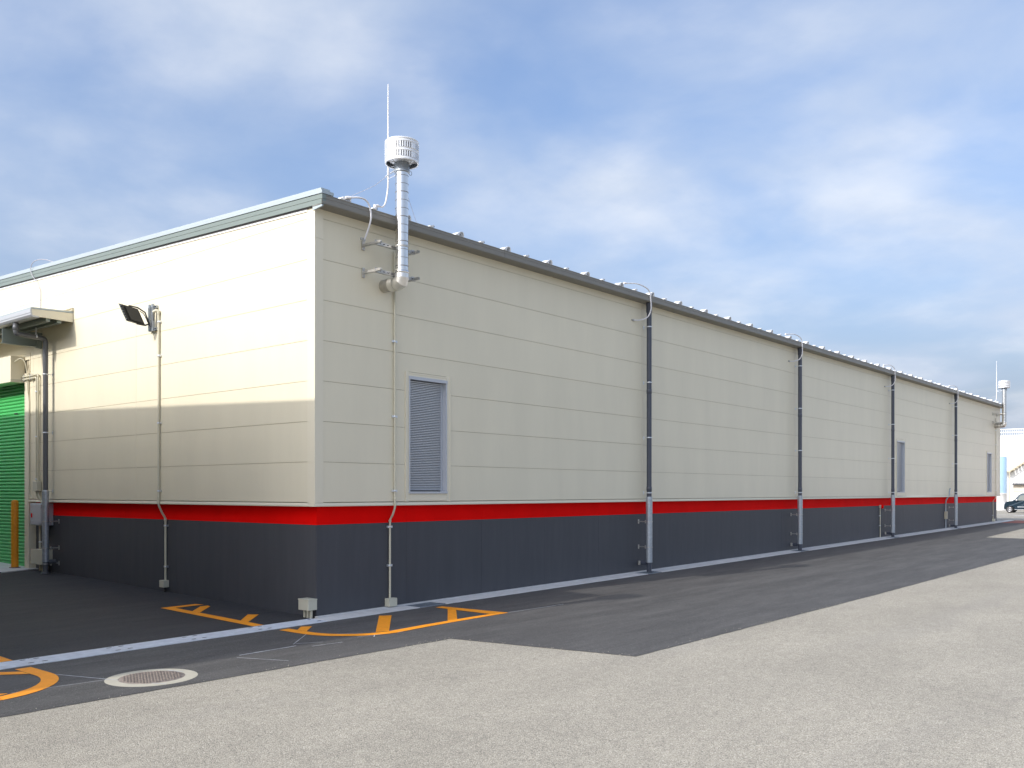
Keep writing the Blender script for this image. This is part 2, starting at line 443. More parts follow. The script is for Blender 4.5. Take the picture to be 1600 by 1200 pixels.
# loose grit along the ragged joint between old and new surface
gr = MB(); edge = [(-6, -2.48), (-0.88, -2.70), (0.02, -2.73), (0.43, -5.25), (7.6, -5.42), (19.3, -5.56)]
for i in range(320):
    k = random.choice((0, 0, 1, 2, 2, 3, 3, 3, 4, 4)); q = Vector(edge[k]).lerp(Vector(edge[k+1]), random.random())
    q += Vector((random.gauss(0, .07), random.gauss(0, .07))); e = random.uniform(.003, .006); zq = SX*q.x+.004
    a = random.random()*6.28
    gr.add([(q.x+e*1.2*math.cos(a+t), q.y+e*1.2*math.sin(a+t), zq) for t in (0, 2.0, 4.1)]+[(q.x, q.y, zq+e)], [(0, 1, 3), (1, 2, 3), (2, 0, 3)])
tag(gr.build('grit', 'mring', asph), kind='stuff')

# chalk setting-out lines on the new asphalt (flat marks)
chalk = [((-4.22, -0.92), (-3.88, -1.95), .014), ((-4.84, -1.60), (-3.95, -1.73), .010), ((-3.36, -1.66), (-3.27, -1.98), .014),
         ((-0.90, -0.98), (-1.50, -1.50), .010), ((-1.46, -1.49), (-1.18, -1.66), .012), ((-2.35, -1.62), (-1.55, -1.62), .022),
         ((-1.45, -1.80), (-1.02, -1.86), .014), ((-0.66, -1.72), (0.02, -1.86), .010), ((-0.30, -1.66), (-0.50, -1.86), .014),
         ((2.30, -1.78), (3.60, -1.86), .016), ((1.08, -1.70), (0.98, -1.80), .012), ((-0.83, -1.15), (-0.40, -1.52), .008),
         ((-3.9, -1.98), (-3.70, -2.40), .012), ((-2.45, -1.72), (-2.2, -2.35), .012)]
for (a, b, w) in chalk:
    a, b = Vector(a), Vector(b); d = (b-a).normalized(); nn = Vector((-d.y, d.x))
    k = 7; L, Rr = [], []
    for i in range(k+1):
        q = a.lerp(b, i/k); ww = w*random.uniform(.35, .65)
        L.append(q+nn*ww); Rr.append(q-nn*ww)
    mb = MB(); pl = L+Rr[::-1]
    mb.add([(q.x, q.y, SX*q.x+.008) for q in pl], [(i, i+1, 2*k-i, 2*k+1-i) for i in range(k)])
    mb.build('chalk_line', 'chalk', asph)

# ------------------------------------------------------------------ drainage channel
drain = MB().prism([(-.40, -.25), (.128, -.25), (.128, -.014), (-.40, -.014)], 'x', -16, 43.6)
for i, v in enumerate(drain.v): drain.v[i] = (v[0], v[1], v[2]+SX*v[0])
drain = tag(drain.build('drainage_channel', 'dark'), kind='structure')
def grate_mesh():
    mb = MB()
    for y in (-.268, .098): mb.box(0, .60, y-.012, y+.012, -.02, .012)
    for i in range(25): mb.box(i*.0242, i*.0242+.007, -.268, .098, -.02, .010)
    for y in (-.18, -.09, 0.0): mb.box(0, .60, y-.004, y+.004, -.02, .008)
    return mb.mesh('grate', 'grate')
def cover_mesh(mat, w0, w1):
    mb = MB(); L = .992
    mb.box(0, L, w0, w1, -.05, .012, bev=.005)
    return mb.mesh('channel_cover', mat)
def slot_cover_mesh():
    """steel cover with lifting slots near both ends and a row of fine ribs"""
    mb = MB(); L = .992; w0, w1 = -.283, .112
    mb.box(0, L, w0, w1, -.05, .008, bev=.004)
    for k in range(6):
        y = w0+.045+k*.061
        mb.box(.02, L-.02, y-.008, y+.008, .008, .0105)
    for (x, y) in ((.05, -.20), (.05, .03), (.90, -.20), (.90, .03)):
        mb.prism([(x+.035*math.cos(t*math.pi/5), y+.014*math.sin(t*math.pi/5)) for t in range(10)], 'z', .0105, .012, mi=1)
    return mb.mesh('channel_cover', ['cover', 'dark'])
cm, lm, gm = slot_cover_mesh(), cover_mesh('concrete', -.30, .055), grate_mesh()
rot = -math.atan(SX)
def lay(name, me, x):
    o = link(name, me, drain, (x, 0, SX*x+.004)); o.rotation_euler = (0, rot, 0); return o
for i in range(-16, 0): lay('channel_cover', cm, i+.02)
grates = [1.86, 8.76, 17.05, 25.32, 33.6]
x = 0.02
while x < 43.4:
    gx = [g for g in grates if x-.05 <= g < x+1.0]
    if gx and gx[0]-x < .03:
        lay('grate', gm, x); x += .608; continue
    nx = gx[0] if gx else x+1.0
    o = lay('channel_cover', lm, x); o.scale = ((nx-x)/1.0, 1, 1); x = nx
kb = MB().prism([(.058, -.05), (.128, -.05), (.128, .03), (.062, .03)], 'x', .1, 43.0)
for i, v in enumerate(kb.v): kb.v[i] = (v[0], v[1], v[2]+SX*v[0])
kb.build('channel_lip', 'concrete', drain)

# ------------------------------------------------------------------ the warehouse
LEN, INS = 42.6, 0.13
Z0, PH = 1.725, 0.60                 # bottom of the cladding, height of a panel
RS = 0.0368                          # roof slope
RIDGE = 14.0
wh = thing('warehouse', 'long cream panelled warehouse with red stripe over a dark grey base', 'warehouse')
GAP = 0.0065
def roofz(y, z=6.085): return z+RS*min(y, 2*RIDGE-y)

# base: painted sections and the red band above
def base_run(axis, a, b, n, fixed):
    for i in range(n):
        p, q = lerp(a, b, i/n), lerp(a, b, (i+1)/n)-.0022
        for nm, mt, z0, z1 in (('base_section', 'base', -.4, 1.386), ('red_band', 'red', 1.387, 1.668)):
            if axis == 'x': box(nm, mt, wh, p, q, fixed, fixed+.12, z0, z1)
            else: box(nm, mt, wh, fixed, fixed+.12, p, q, z0, z1)
base_run('x', INS, LEN-INS, 23, INS)
base_run('y', INS+.121, 9.74, 5, INS)
base_run('y', 14.1, 28, 7, INS)
box('base_core', 'base', wh, INS+.122, LEN-INS, INS+.122, 9.7, -.4, 1.66)
box('base_core', 'base', wh, LEN-INS-.2, LEN-INS-.002, 9.7, 28, -.4, 1.66)
def core(x0, x1, z0, z1): box('wall_core', 'joint', wh, x0, x1, .010, .12, z0, z1)
core(.032, LEN-.032, 3.84, 6.05)
_e = [.032, 1.815, 2.857, 26.452, 27.488, 39.822, 40.858, LEN-.032]
for _i in range(0, 8, 2): core(_e[_i], _e[_i+1], 1.74, 3.838)
box('wall_core', 'joint', wh, .010, .12, .121, 9.70, 1.74, 6.05)
box('wall_core', 'joint', wh, .03, .12, 9.701, 28, 4.45, 6.05)
box('wall_core', 'joint', wh, .03, .12, 14.1, 28, 1.68, 4.449)
box('end_wall', 'panel', wh, LEN-.12, LEN-.002, .13, 28, 1.68, 6.2)
box('back_wall', 'panel', wh, 0.0, LEN-.13, 27.9, 28, 0, 6.2)

# windows on the long wall (trim outline)
WINS = [(1.813, 2.859), (26.45, 27.49), (39.82, 40.86)]
WT, WB = 3.836, 1.7235
bays = [.152, 8.994, 17.284, 25.559, 33.843, LEN-.152]
def panel(poly, axis):
    mb = MB()
    mb.prism(poly, axis, 0.0, .03)
    o = mb.build('wall_panel', 'panel', wh)
    return o
g = GAP/2
for bi in range(5):
    xa, xb = bays[bi]+g*.6, bays[bi+1]-g*.6
    win = [w for w in WINS if xa < w[0] < xb]
    for r in range(8):
        za, zb = Z0+PH*r+g, (Z0+PH*(r+1)-g if r < 7 else 6.10)
        if win and za < WT:
            w0, w1 = win[0][0]-.002, win[0][1]+.002
            if zb < WT:
                panel([(xa, za), (w0, za), (w0, zb), (xa, zb)], 'y')
                panel([(w1, za), (xb, za), (xb, zb), (w1, zb)], 'y')
            else:
                panel([(xa, za), (w0, za), (w0, WT+.002), (w1, WT+.002), (w1, za), (xb, za), (xb, zb), (xa, zb)], 'y')
        else:
            panel([(xa, za), (xb, za), (xb, zb), (xa, zb)], 'y')
# gable wall
ybays = [.172, 5.212, 9.565, 14.1, 20.0, 28.0]
for bi in range(5):
    ya, yb = ybays[bi]+g*.3, ybays[bi+1]-g*.3
    for r in range(9):
        za, zb = Z0+PH*r+g, Z0+PH*(r+1)-g
        a, b = ya, yb
        if bi == 2 and za < 4.6: b = 9.76
        if za > roofz(a)-.02 and za > roofz(b)-.02: continue
        if zb > min(roofz(a), roofz(b)):
            cut = [(y, min(zb, roofz(y))) for y in (sorted({a, b, RIDGE}, reverse=True) if a < RIDGE < b else (b, a))]
            if min(c[1] for c in cut) <= za:
                y0 = (za-6.085)/RS
                if y0 < a: y0 = a
                cut = [(b, min(zb, roofz(b))), (max(a, y0+.02), za+.001)]
                poly = [(max(a, y0), za), (b, za)] + cut
            else: poly = [(a, za), (b, za)] + cut
        else: poly = [(a, za), (b, za), (b, zb), (a, zb)]
        panel(poly, 'x')
# corner trims (folded flashing, proud of the panels); a lap joint high up
for z0, z1 in ((Z0-.008, 5.62), (5.623, 6.09)):
    mb = MB()
    mb.prism([(-.006, -.006), (.150, -.006), (.150, 0.028), (0.026, .028), (.026, .170), (-.006, .170)], 'z', z0, z1)
    mb.build('corner_trim', 'trim', wh)
MB().prism([(LEN+.006, -.006), (LEN-.150, -.006), (LEN-.150, .028), (LEN-.026, .028), (LEN-.026, .17), (LEN+.006, .17)], 'z', Z0-.008, 6.09).build('corner_trim', 'trim', wh)
# vertical joint covers
for xj in bays[1:5]: box('joint_cover', 'trim', wh, xj-.012, xj+.012, -.003, .02, Z0+.004, 6.09)
for yj in ybays[1:3]: box('joint_cover', 'trim', wh, -.003, .02, yj-.007, yj+.007, Z0+.004 if yj < 9 else 1.73, roofz(yj))
# drip flashing at the foot of the cladding
prof = [(-.014, 1.664), (-.017, 1.676), (-.014, 1.700), (-.004, 1.712), (.03, 1.714), (.03, 1.722), (.115, 1.722), (.115, 1.664)]
MB().prism(prof, 'x', -.014, LEN+.012).build('drip_flashing', 'trim', wh)
MB().prism([(a, b) for a, b in prof], 'y', .118, 9.74).build('drip_flashing', 'trim', wh)
bx_ = MB(); bx_.prism([(-.014, -.014), (.118, -.014), (.118, .118), (-.014, .118)], 'z', 1.666, 1.710); 
# windows
def make_window(x0, x1):
    w = thing('window', None, None); w.parent = wh
    fx0, fx1, fz0, fz1 = x0+.072, x1-.094, 1.858, 3.762
    # cream surround
    for (a, b, c, d) in ((x0, fx0, WB, WT), (fx1, x1, WB, WT)):
        mb = MB(); mb.box(a, b, -.010, .06, c, d, bev=.003)
        mb.box(a if a == x0 else b-.016, a+.016 if a == x0 else b, -.018, -.010, c, d)
        mb.build('surround', 'trim', w)
    MB().box(fx0, fx1, -.007, .06, fz1, WT-.004, bev=.003).box(fx0, fx1, -.013, -.007, WT-.03, WT-.006).build('surround', 'trim', w)
    MB().box(fx0, fx1, -.007, .06, WB+.004, fz0, bev=.003).box(fx0+.01, fx1-.01, -.012, -.007, WB+.02, fz0-.03).build('surround', 'trim', w)
    # aluminium frame: thin front flange and a deep reveal
    fr = MB()
    fr.box(fx0, fx0+.022, -.022, .15, fz0, fz1); fr.box(fx1-.022, fx1, -.022, .15, fz0, fz1)
    fr.box(fx0-.006, fx1+.006, -.028, .15, fz1-.045, fz1+.004); fr.box(fx0-.006, fx1+.006, -.030, .15, fz0-.004, fz0+.030)
    fr.build('frame', 'alu', w)
    lv = MB(); zc = fz0+.05; X0, X1 = fx0+.024, fx1-.024
    lv.box(X0, X0+.02, .060, .12, fz0+.03, fz1-.045); lv.box(X1-.045, X1, .060, .12, fz0+.03, fz1-.045)
    while zc < fz1-.06:
        lv.prism([(.058, zc), (.056, zc+.0155), (.062, zc+.018), (.112, zc+.036), (.112, zc+.032), (.064, zc+.012), (.064, zc)], 'x', X0+.02, X1-.045)
        zc += .0282
    tag(lv.build('louver', 'louver', w), kind='stuff')
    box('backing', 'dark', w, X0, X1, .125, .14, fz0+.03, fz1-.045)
for a, b in WINS: make_window(a, b)

# roof: two slopes, ribs, capping, gutters
rf = MB()
rf.prism([(-.13, 6.21), (RIDGE, 6.21+RS*(RIDGE+.13)), (2*RIDGE+.13, 6.21), (2*RIDGE+.13, 6.245), (RIDGE, 6.245+RS*(RIDGE+.13)), (-.13, 6.245)], 'x', -.02, LEN+.02)
roof = rf.build('roof', 'roof', wh)
def rib_mesh(kind):
    mb = MB(); L = 13.9 if kind == 'seam' else .16
    def run(poly, mi=0):
        n = len(poly)
        v = [(x, 0, z) for x, z in poly]+[(x, L, z+RS*L) for x, z in poly]
        mb.add(v, [tuple(range(n)), tuple(range(2*n-1, n-1, -1))], mi)
        mb.add(v, [(i, i+n, (i+1) % n+n, (i+1) % n) for i in range(n)], mi)
    if kind == 'seam':      # standing seam: a sloping side to the left, a dark lap under the fold
        run([(-.10, 0), (-.085, .028), (.030, .068), (.036, .060), (.012, .046), (.012, 0)])
        run([(.0125, .006), (.0125, .040), (.034, .040), (.034, .006)], 1)
    else:                   # snow-stop clip: plate rising to the right, curled down at its end
        run([(-.03, .056), (.075, .108), (.120, .112), (.150, .092), (.165, .050), (.165, 0), (.150, 0), (.150, .048), (.138, .080), (.116, .098), (.078, .094), (-.026, .044)])
    sc_ = (.75, 1, .62) if kind == 'seam' else (.80, 1, .72)
    mb.v = [(v[0]*sc_[0], v[1], v[2]*sc_[2]+(v[1]*RS*(1-sc_[2]))) for v in mb.v]
    return mb.mesh('roof_rib' if kind == 'seam' else 'snow_stop', ['roof', 'dark'])
seam, arch = rib_mesh('seam'), rib_mesh('arch')
k = 0; x = .43
while x < LEN-.1:
    link('roof_rib', seam, roof, (x, -.16, 6.246))
    if k % 2 == 0: link('snow_stop', arch, roof, (x, -.15, 6.246))
    k += 1; x += .6225
# eave gutter in four-metre lengths
gp = [(-.232, 6.206), (-.236, 6.196), (-.230, 6.188), (-.230, 6.150), (-.226, 6.147), (-.226, 6.139), (-.230, 6.136), (-.232, 6.075), (-.222, 6.062),
      (0.0, 6.058), (0.0, 6.072), (-.214, 6.074), (-.214, 6.206)]
x = -.05; i = 0
while x < LEN+.04:
    e = min(x+4.08, LEN+.05)
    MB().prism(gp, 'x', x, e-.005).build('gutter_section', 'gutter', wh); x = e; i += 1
box('gutter_liner', 'joint', wh, -.03, LEN+.03, -.20, -.01, 6.08, 6.19)
# gable fascia, white capping strip and the pale verge cap
def sloped(name, mat, parent, x0, x1, za, zb, ya=-.23, yb=RIDGE):
    mb = MB()
    for (s, t) in ((ya, yb), (2*RIDGE-ya, yb)):
        p = [(x, y, z+RS*(min(y, 2*RIDGE-y)+.23)) for y in (s, t) for z in (za, zb) for x in (x0, x1)]
        mb.add(p, [(0, 1, 3, 2), (4, 6, 7, 5), (0, 4, 5, 1), (2, 3, 7, 6), (0, 2, 6, 4), (1, 5, 7, 3)])
    return mb.build(name, mat, parent)
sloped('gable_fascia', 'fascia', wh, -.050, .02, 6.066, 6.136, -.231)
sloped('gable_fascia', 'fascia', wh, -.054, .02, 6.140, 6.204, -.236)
sloped('fascia_groove', 'joint', wh, -.046, .02, 6.137, 6.139, -.22)
sloped('verge_strip', 'roof', wh, -.012, .02, 6.016, 6.054, .17)
sloped('verge_lap', 'joint', wh, -.004, .02, 6.008, 6.015, .17)
sloped('fascia_groove', 'dark', wh, -.042, .02, 6.203, 6.215, -.215)
sloped('fascia_groove', 'dark', wh, -.040, .02, 6.056, 6.067, -.17)
sloped('verge_cap', 'cap', wh, -.060, .16, 6.215, 6.262, -.236)
sloped('verge_cap_ridge', 'cap', wh, -.045, .12, 6.263, 6.300, -.20)
sloped('far_verge_cap', 'cap', wh, LEN-.1, LEN+.06, 6.07, 6.262, -.2)
MB().prism([(-.22, 6.03), (-.005, 6.005), (-.005, 6.056), (-.22, 6.056)], 'x', -.046, -.02).build('gutter_end_plate', 'cap', wh)

# ---------- canopy over the shutter
can = thing('canopy', None, None); can.parent = wh
CY0, CY1, CX = 7.70, 15.6, -.82
MB().prism([(CX, 5.435), (CX, 5.468), (-.002, 5.50), (-.002, 5.467)], 'y', CY0, CY1).build('canopy_roof', 'cap', can)
MB().prism([(CX+.03, 5.30), (-.005, 5.283), (-.005, 5.46), (CX+.005, 5.432), (CX+.005, 5.36)], 'y', CY0+.002, CY0+.035).build('end_fascia', 'trim', can)
MB().prism([(CX-.012, 5.432), (CX-.012, 5.36), (CX-.004, 5.352), (CX-.004, 5.32), (CX+.03, 5.283), (CX+.15, 5.28), (CX+.15, 5.30), (CX+.03, 5.31), (CX+.01, 5.432)], 'y', CY0-.006, CY1).build('canopy_gutter', 'alu', can)
box('soffit', 'trim', can, CX+.15, -.004, CY0+.04, CY1, 5.33, 5.345)
for (a, b) in ((CX+.30, CX+.38), (-.30, -.22)):
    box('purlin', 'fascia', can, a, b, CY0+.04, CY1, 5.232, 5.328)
for y in (9.15, 13.6):
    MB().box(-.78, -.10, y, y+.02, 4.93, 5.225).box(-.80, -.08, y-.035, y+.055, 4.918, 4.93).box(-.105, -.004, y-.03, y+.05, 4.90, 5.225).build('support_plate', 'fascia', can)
for (z, a) in ((5.525, 0), (5.565, .0)):
    pass
mb = MB(); mb.box(-.05, -.004, 7.68, 15.6, 5.505, 5.511).box(-.05, -.004, 7.68, 15.6, 5.56, 5.566).box(-.05, -.004, 7.68, 7.686, 5.50, 5.57)
mb.build('flashing', 'trim', can)

# ---------- roller shutter
sh = thing('roller_shutter', None, None); sh.parent = wh
sl = MB(); PT = .0745
pf = [(0, 0), (-.010, .006), (-.020, .022), (-.022, .040), (-.016, .058), (-.004, .066), (.004, .0715), (.012, .0715), (.012, 0)]
sl.prism(pf, 'y', 9.93, 14.0)
slm = sl.mesh('slat', 'green')
z = .32
while z < 4.42:
    link('slat', slm, sh, (.10, 0, z)); z += PT
box('bottom_rail', 'green', sh, .085, .115, 9.93, 14.0, .215, .315, bev=.004)
mb = MB(); mb.box(-.02, .16, 9.755, 9.93, .16, 4.44, bev=.004).box(-.024, .0, 9.925, 9.945, .16, 4.44)
mb.build('guide_rail', 'trim', sh)
box('guide_rail', 'trim', sh, -.02, .16, 14.0, 14.1, .16, 4.44)
cs = MB(); cs.box(-.295, -.002, 9.98, 14.2, 4.235, 4.80, bev=.006)
cs.build('shutter_case', 'trim', sh)
box('case_base_angle', 'box', sh, -.30, -.01, 9.96, 9.98, 4.235, 4.30)
box('wall_flashing', 'trim', sh, -.012, .0, 9.70, 14.4, 4.86, 4.868)
box('wall_flashing', 'trim', sh, -.012, .0, 9.70, 9.706, 4.26, 4.86)
box('sign_plate', 'black', sh, .072, .078, 10.55, 10.72, 3.60, 3.63)

# ------------------------------------------------------------------ fixtures
def elbow_path(p0, p1, p2, r, n=6):
    """straight p0-p1, rounded corner at p1, straight to p2"""
    p0, p1, p2 = Vector(p0), Vector(p1), Vector(p2)
    a, b = p1+(p0-p1).normalized()*r, p1+(p2-p1).normalized()*r
    return [p0]+[(a*(1-t)**2+p1*2*t*(1-t)+b*t*t) for t in [i/n for i in range(n+1)]]+[p2]

def make_flue(label, x, y=-.42):
    f = thing('exhaust_flue', label, 'flue', (x, y, 5.0), 'exhaust flues on the warehouse eaves')
    r = .10; zc = .128
    mb = MB(); mb.tube([(0, .425, zc), (0, .13, zc)], r, 24)
    mb.lathe([(r+.004, -.012), (r+.010, -.006), (r+.010, .006), (r+.004, .012)], (0, .125, zc), 24, axis='y')
    mb.lathe([(r+.002, -.004), (r+.006, 0), (r+.002, .004)], (0, .30, zc), 24, axis='y')
    mb.build('wall_duct', 'sleeve', f)
    mb = MB(); mb.tube([(0, .24, zc), (0, .085, zc), (0, .022, zc+.022), (0, .0, zc+.085), (0, 0, zc+.19)], r+.010, 24, split=True)
    mb.build('elbow', 'elbow', f)
    mb = MB(); z0 = zc+.15; z1 = 1.86
    mb.tube([(0, 0, z0), (0, 0, z1)], r, 28)
    mb.lathe([(r, -.02), (r+.012, -.014), (r+.012, .03), (r, .036)], (0, 0, z0), 28)
    k = z0+.10; i = 0
    while k < z1-.05:
        hh = .004 if i % 3 else .007
        mb.lathe([(r+.0008, -hh), (r+.006, 0), (r+.0008, hh)], (0, 0, k), 28, mi=1); k += .127; i += 1
    mb.build('riser_duct', ['duct', 'seamline'], f)
    mb = MB(); mb.lathe([(r, -.01), (.124, -.006), (.128, 0), (.120, .012), (.120, .20), (.0, .21)], (0, 0, 1.84), 28)
    for a in (0.4, 1.9, 3.4, 5.0):
        mb.box(.118*math.cos(a)-.008, .118*math.cos(a)+.008, .118*math.sin(a)-.008, .118*math.sin(a)+.008, 1.86, 1.90)
    mb.lathe([(.032, -.004), (.040, 0), (.032, .004)], (.15, -.03, 1.86), 14, axis='y')
    mb.build('collar', 'galv', f)
    # cap: two slotted bands, a rolled hem, an open underside with an inner cone
    zb = 1.965
    mb = MB(); R1 = .262
    mb.lathe([(R1-.020, .0), (R1-.006, -.006), (R1, .004), (R1, .040), (R1-.004, .045)], (0, 0, zb), 40)
    for lo in (.045, .185):
        for j in range(44):
            w = .060 if j % 11 == 0 else .022
            a = 2*math.pi*j/44
            c, s_ = math.cos(a), math.sin(a); tx, ty = -s_, c
            q = []
            for rr in (R1-.004, R1+.002):
                for hh in (lo, lo+.085):
                    for e in (-w/2, w/2): q.append((rr*c+tx*e, rr*s_+ty*e, zb+hh))
            mb.add(q, [(0, 1, 3, 2), (4, 6, 7, 5), (0, 2, 6, 4), (1, 5, 7, 3), (0, 4, 5, 1), (2, 3, 7, 6)])
        mb.lathe([(R1-.004, lo+.085), (R1+.004, lo+.090), (R1+.004, lo+.110), (R1-.010, lo+.122), (R1-.010, lo+.130), (R1, lo+.136), (R1, lo+.140)], (0, 0, zb), 40)
    mb.lathe([(R1, .325), (R1+.003, .332), (R1-.012, .345), (.10, .362), (.0, .366)], (0, 0, zb), 40)
    mb.lathe([(.115, .0), (.19, .03), (.245, .065)], (0, 0, zb+.012), 40)
    for j in range(5):
        a = 2*math.pi*j/5+.3
        mb.tube([(.118*math.cos(a), .118*math.sin(a), zb+.01), (.25*math.cos(a), .25*math.sin(a), zb+.015)], .008, 6)
    cap = mb.build('vent_cap', 'vent', f)
    MB().lathe([(R1-.022, .02), (R1-.022, .32)], (0, 0, zb), 40).build('inner_screen', 'screen', cap)
    # two wall brackets of slotted channel, a saddle across the front
    for zz, nm in ((.685, 0), (.262, 1)):
        b = MB(); ya, xl, xr = 0.06, -.43, .37
        for xx in (xl, xr):
            b.box(xx-.016, xx+.016, .0+ya-.06, .413, zz-.022, zz-.017); b.box(xx-.016, xx-.011, ya-.06, .413, zz-.02, zz+.02); b.box(xx+.011, xx+.016, ya-.06, .413, zz-.02, zz+.02)
            b.box(xx-.026, xx+.026, .395, .414, zz-.075, zz+.075)
            b.tube([(xx, .39, zz+.055), (xx, .42, zz+.055)], .010, 8); b.tube([(xx, .39, zz-.055), (xx, .42, zz-.055)], .010, 8)
        fy = -.115 if False else .115
        b.box(xl-.02, xr+.02, fy, fy+.006, zz-.025, zz+.025); b.box(xl-.02, xr+.02, fy, fy+.04, zz-.029, zz-.024)
        for j in range(9):
            xx = xl+.08+j*.085
            b.box(xx-.018, xx+.018, fy-.002, fy-.0005, zz-.006, zz+.006, mi=1)
        b.box(xl-.022, xl+.07, fy-.009, fy-.003, zz-.032, zz+.036); b.box(xr-.06, xr+.022, fy-.009, fy-.003, zz-.032, zz+.036)
        for xx in (xl+.0, xl+.045, xr-.04, xr+.0): b.tube([(xx, fy-.015, zz), (xx, fy, zz)], .009, 8, mi=1)
        b.lathe([(r+.003, -.018), (r+.006, -.012), (r+.006, .012), (r+.003, .018)], (0, 0, zz), 24)
        b.build('wall_bracket', ['strut', 'dark'], f)
    for p in ((-.75, .62, 1.32), (.75, .45, 1.31)):
        MB().tube([(p[0]*.12, .05, 1.87), (p[0]*.4, p[1]*.45, 1.62), p], .0035, 5).build('guy_wire', 'gcable', f)
    MB().tube([(-.10, .04, 1.86), (-.16, .09, 1.80)], .012, 6).tube([(-.19, .11, 1.77), (-.22, .135, 1.74)], .014, 6).build('turnbuckle', 'clip', f)
    return f
flue1 = make_flue('shiny metal exhaust flue with slotted cap near the building corner', 1.345)
flue2 = copy_tree(flue1); flue2.location.x = 41.49
flue2['label'] = 'small distant metal exhaust flue at the far right end of the warehouse'

def lightning_rod(label, x):
    t = thing('lightning_rod', label, 'lightning rod', (x, -.10, 6.25), 'lightning rods on the eave')
    MB().tube([(0, 0, .55), (0, 0, 1.2), (0, 0, 2.05)], [.017, .014, .008], 8).build('rod', 'cable', t)
    MB().tube(smooth_path([(0, 0, .62), (-.005, 0, .42), (-.05, 0, .19), (-.12, 0, .09), (-.22, 0, .085)]), .013, 8).build('lead', 'cable', t)
    MB().tube([(-.21, 0, .083), (-.29, 0, .062)], .026, 8).build('clamp', 'cable', t)
    MB().tube([(0, 0, .56), (0, -.33, .60)], .007, 6).build('stay', 'clip', t)
lightning_rod('thin white lightning rod rising beside the near exhaust flue', 1.353)
lightning_rod('thin white lightning rod beside the distant exhaust flue', 41.40)

def cable(name, label, pts, r, mat, clamp=True, group='lightning cables looped over the eaves'):
    t = thing(name, label, 'cable', pts[0], group)
    o = Vector(pts[0]); q = [Vector(p)-o for p in pts]
    MB().tube(smooth_path(q), r, 8).build('lead', mat, t)
    if clamp:
        d = (q[0]-q[1]).normalized()
        MB().tube([q[0]+d*.07, q[0]-d*.01], .022, 8).build('clamp', mat, t)
        e = q[-1]
        MB().box(e.x-.03, e.x+.015, e.y-.012, e.y+.02, e.z-.02, e.z+.02).box(e.x-.07, e.x-.05, e.y-.012, e.y+.02, e.z-.016, e.z+.016).build('wall_clip', 'strut', t)
cable('lightning_cable', 'white cable looping over the gutter left of the near flue',
      [(.50, -.20, 6.285), (.62, -.25, 6.305), (.75, -.262, 6.295), (.825, -.266, 6.21), (.850, -.266, 6.05), (.842, -.20, 5.86), (.83, -.14, 5.74)], .014, 'cable')
jx = [9.05, 17.335, 25.61, 33.895]
words = ['first', 'second', 'third', 'fourth']
for i, xp in enumerate(jx):
    cable('lightning_cable', f'white cable hooking over the gutter at the {words[i]} downpipe from the corner',
          [(xp-.95, -.16, 6.33), (xp-.55, -.22, 6.37), (xp-.20, -.262, 6.29), (xp-.12, -.268, 6.06), (xp-.12, -.262, 5.85), (xp-.18, -.20, 5.70), (xp-.30, -.09, 5.645), (xp-.42, -.012, 5.635)], .013, 'cable')
cable('lightning_cable', 'thin grey cable curling over the gable edge down to the canopy',
      [(.10, 8.60, 6.62), (-.02, 8.95, 6.74), (-.075, 9.28, 6.76), (-.085, 9.46, 6.68), (-.085, 9.46, 6.52), (-.05, 9.30, 6.32), (-.02, 9.18, 6.12), (-.02, 9.17, 5.85), (-.02, 9.17, 5.52)], .008, 'gcable', clamp=False)

def make_downpipe(label, x):
    t = thing('downpipe', label, 'downpipe', (x, -.15, SX*x), 'slate downpipes along the long wall')
    g0 = -SX*x                                             # level datum: wall heights stay level
    mb = MB(); mb.tube([(0, 0, 1.74+g0), (0, 0, 6.05+g0)], .0555, 18)
    for z in (1.95, 4.1): mb.lathe([(.0555, -.05), (.060, -.045), (.060, .045), (.0555, .05)], (0, 0, z+g0), 18)
    mb.lathe([(.0555, -.14), (.064, -.13), (.066, .0), (.074, .02), (.074, .07)], (0, 0, 5.98+g0), 18)
    mb.build('pipe', 'pipe', t)
    mb = MB(); mb.tube([(0, 0, .27+g0+SX*x*.6), (0, 0, 1.775+g0)], .071, 20); mb.build('guard_sleeve', 'galv', t)
    mb = MB(); mb.tube([(0, 0, .03), (0, 0, .30+g0+SX*x*.6)], .055, 16)
    zz = .25+g0+SX*x*.6
    mb.tube([(0, .05, zz), (0, .20, zz)], .045, 12)
    mb.build('foot_pipe', 'pipe', t)
    for z in (5.53, 4.30, 3.08, 1.86):
        b = MB(); b.lathe([(.057, -.012), (.062, -.010), (.062, .010), (.057, .012)], (0, 0, z+g0), 18)
        b.tube([(0, .055, z+g0), (0, .145, z+g0)], .006, 6).box(-.012, .012, .138, .149, z+g0-.035, z+g0+.035)
        b.build('pipe_clip', 'clip', t)
    for z in (1.22, .66):
        b = MB(); b.lathe([(.072, -.008), (.078, -.007), (.078, .007), (.072, .008)], (0, 0, z+g0), 20)
        b.tube([(0, .07, z+g0), (0, .275, z+g0)], .010, 6)
        b.box(-.02, .02, .09, .10, z+g0-.035, z+g0+.035).box(-.02, .02, .268, .279, z+g0-.045, z+g0+.045)
        b.build('stand_off', 'strut', t)
    MB().box(-.02, .02, .24, .279, zz-.045, zz+.045).build('stand_off', 'strut', t)
    return t
for i, xp in enumerate(jx):
    make_downpipe(f'{words[i]} slate blue downpipe from the corner, with galvanised lower sleeve', xp)

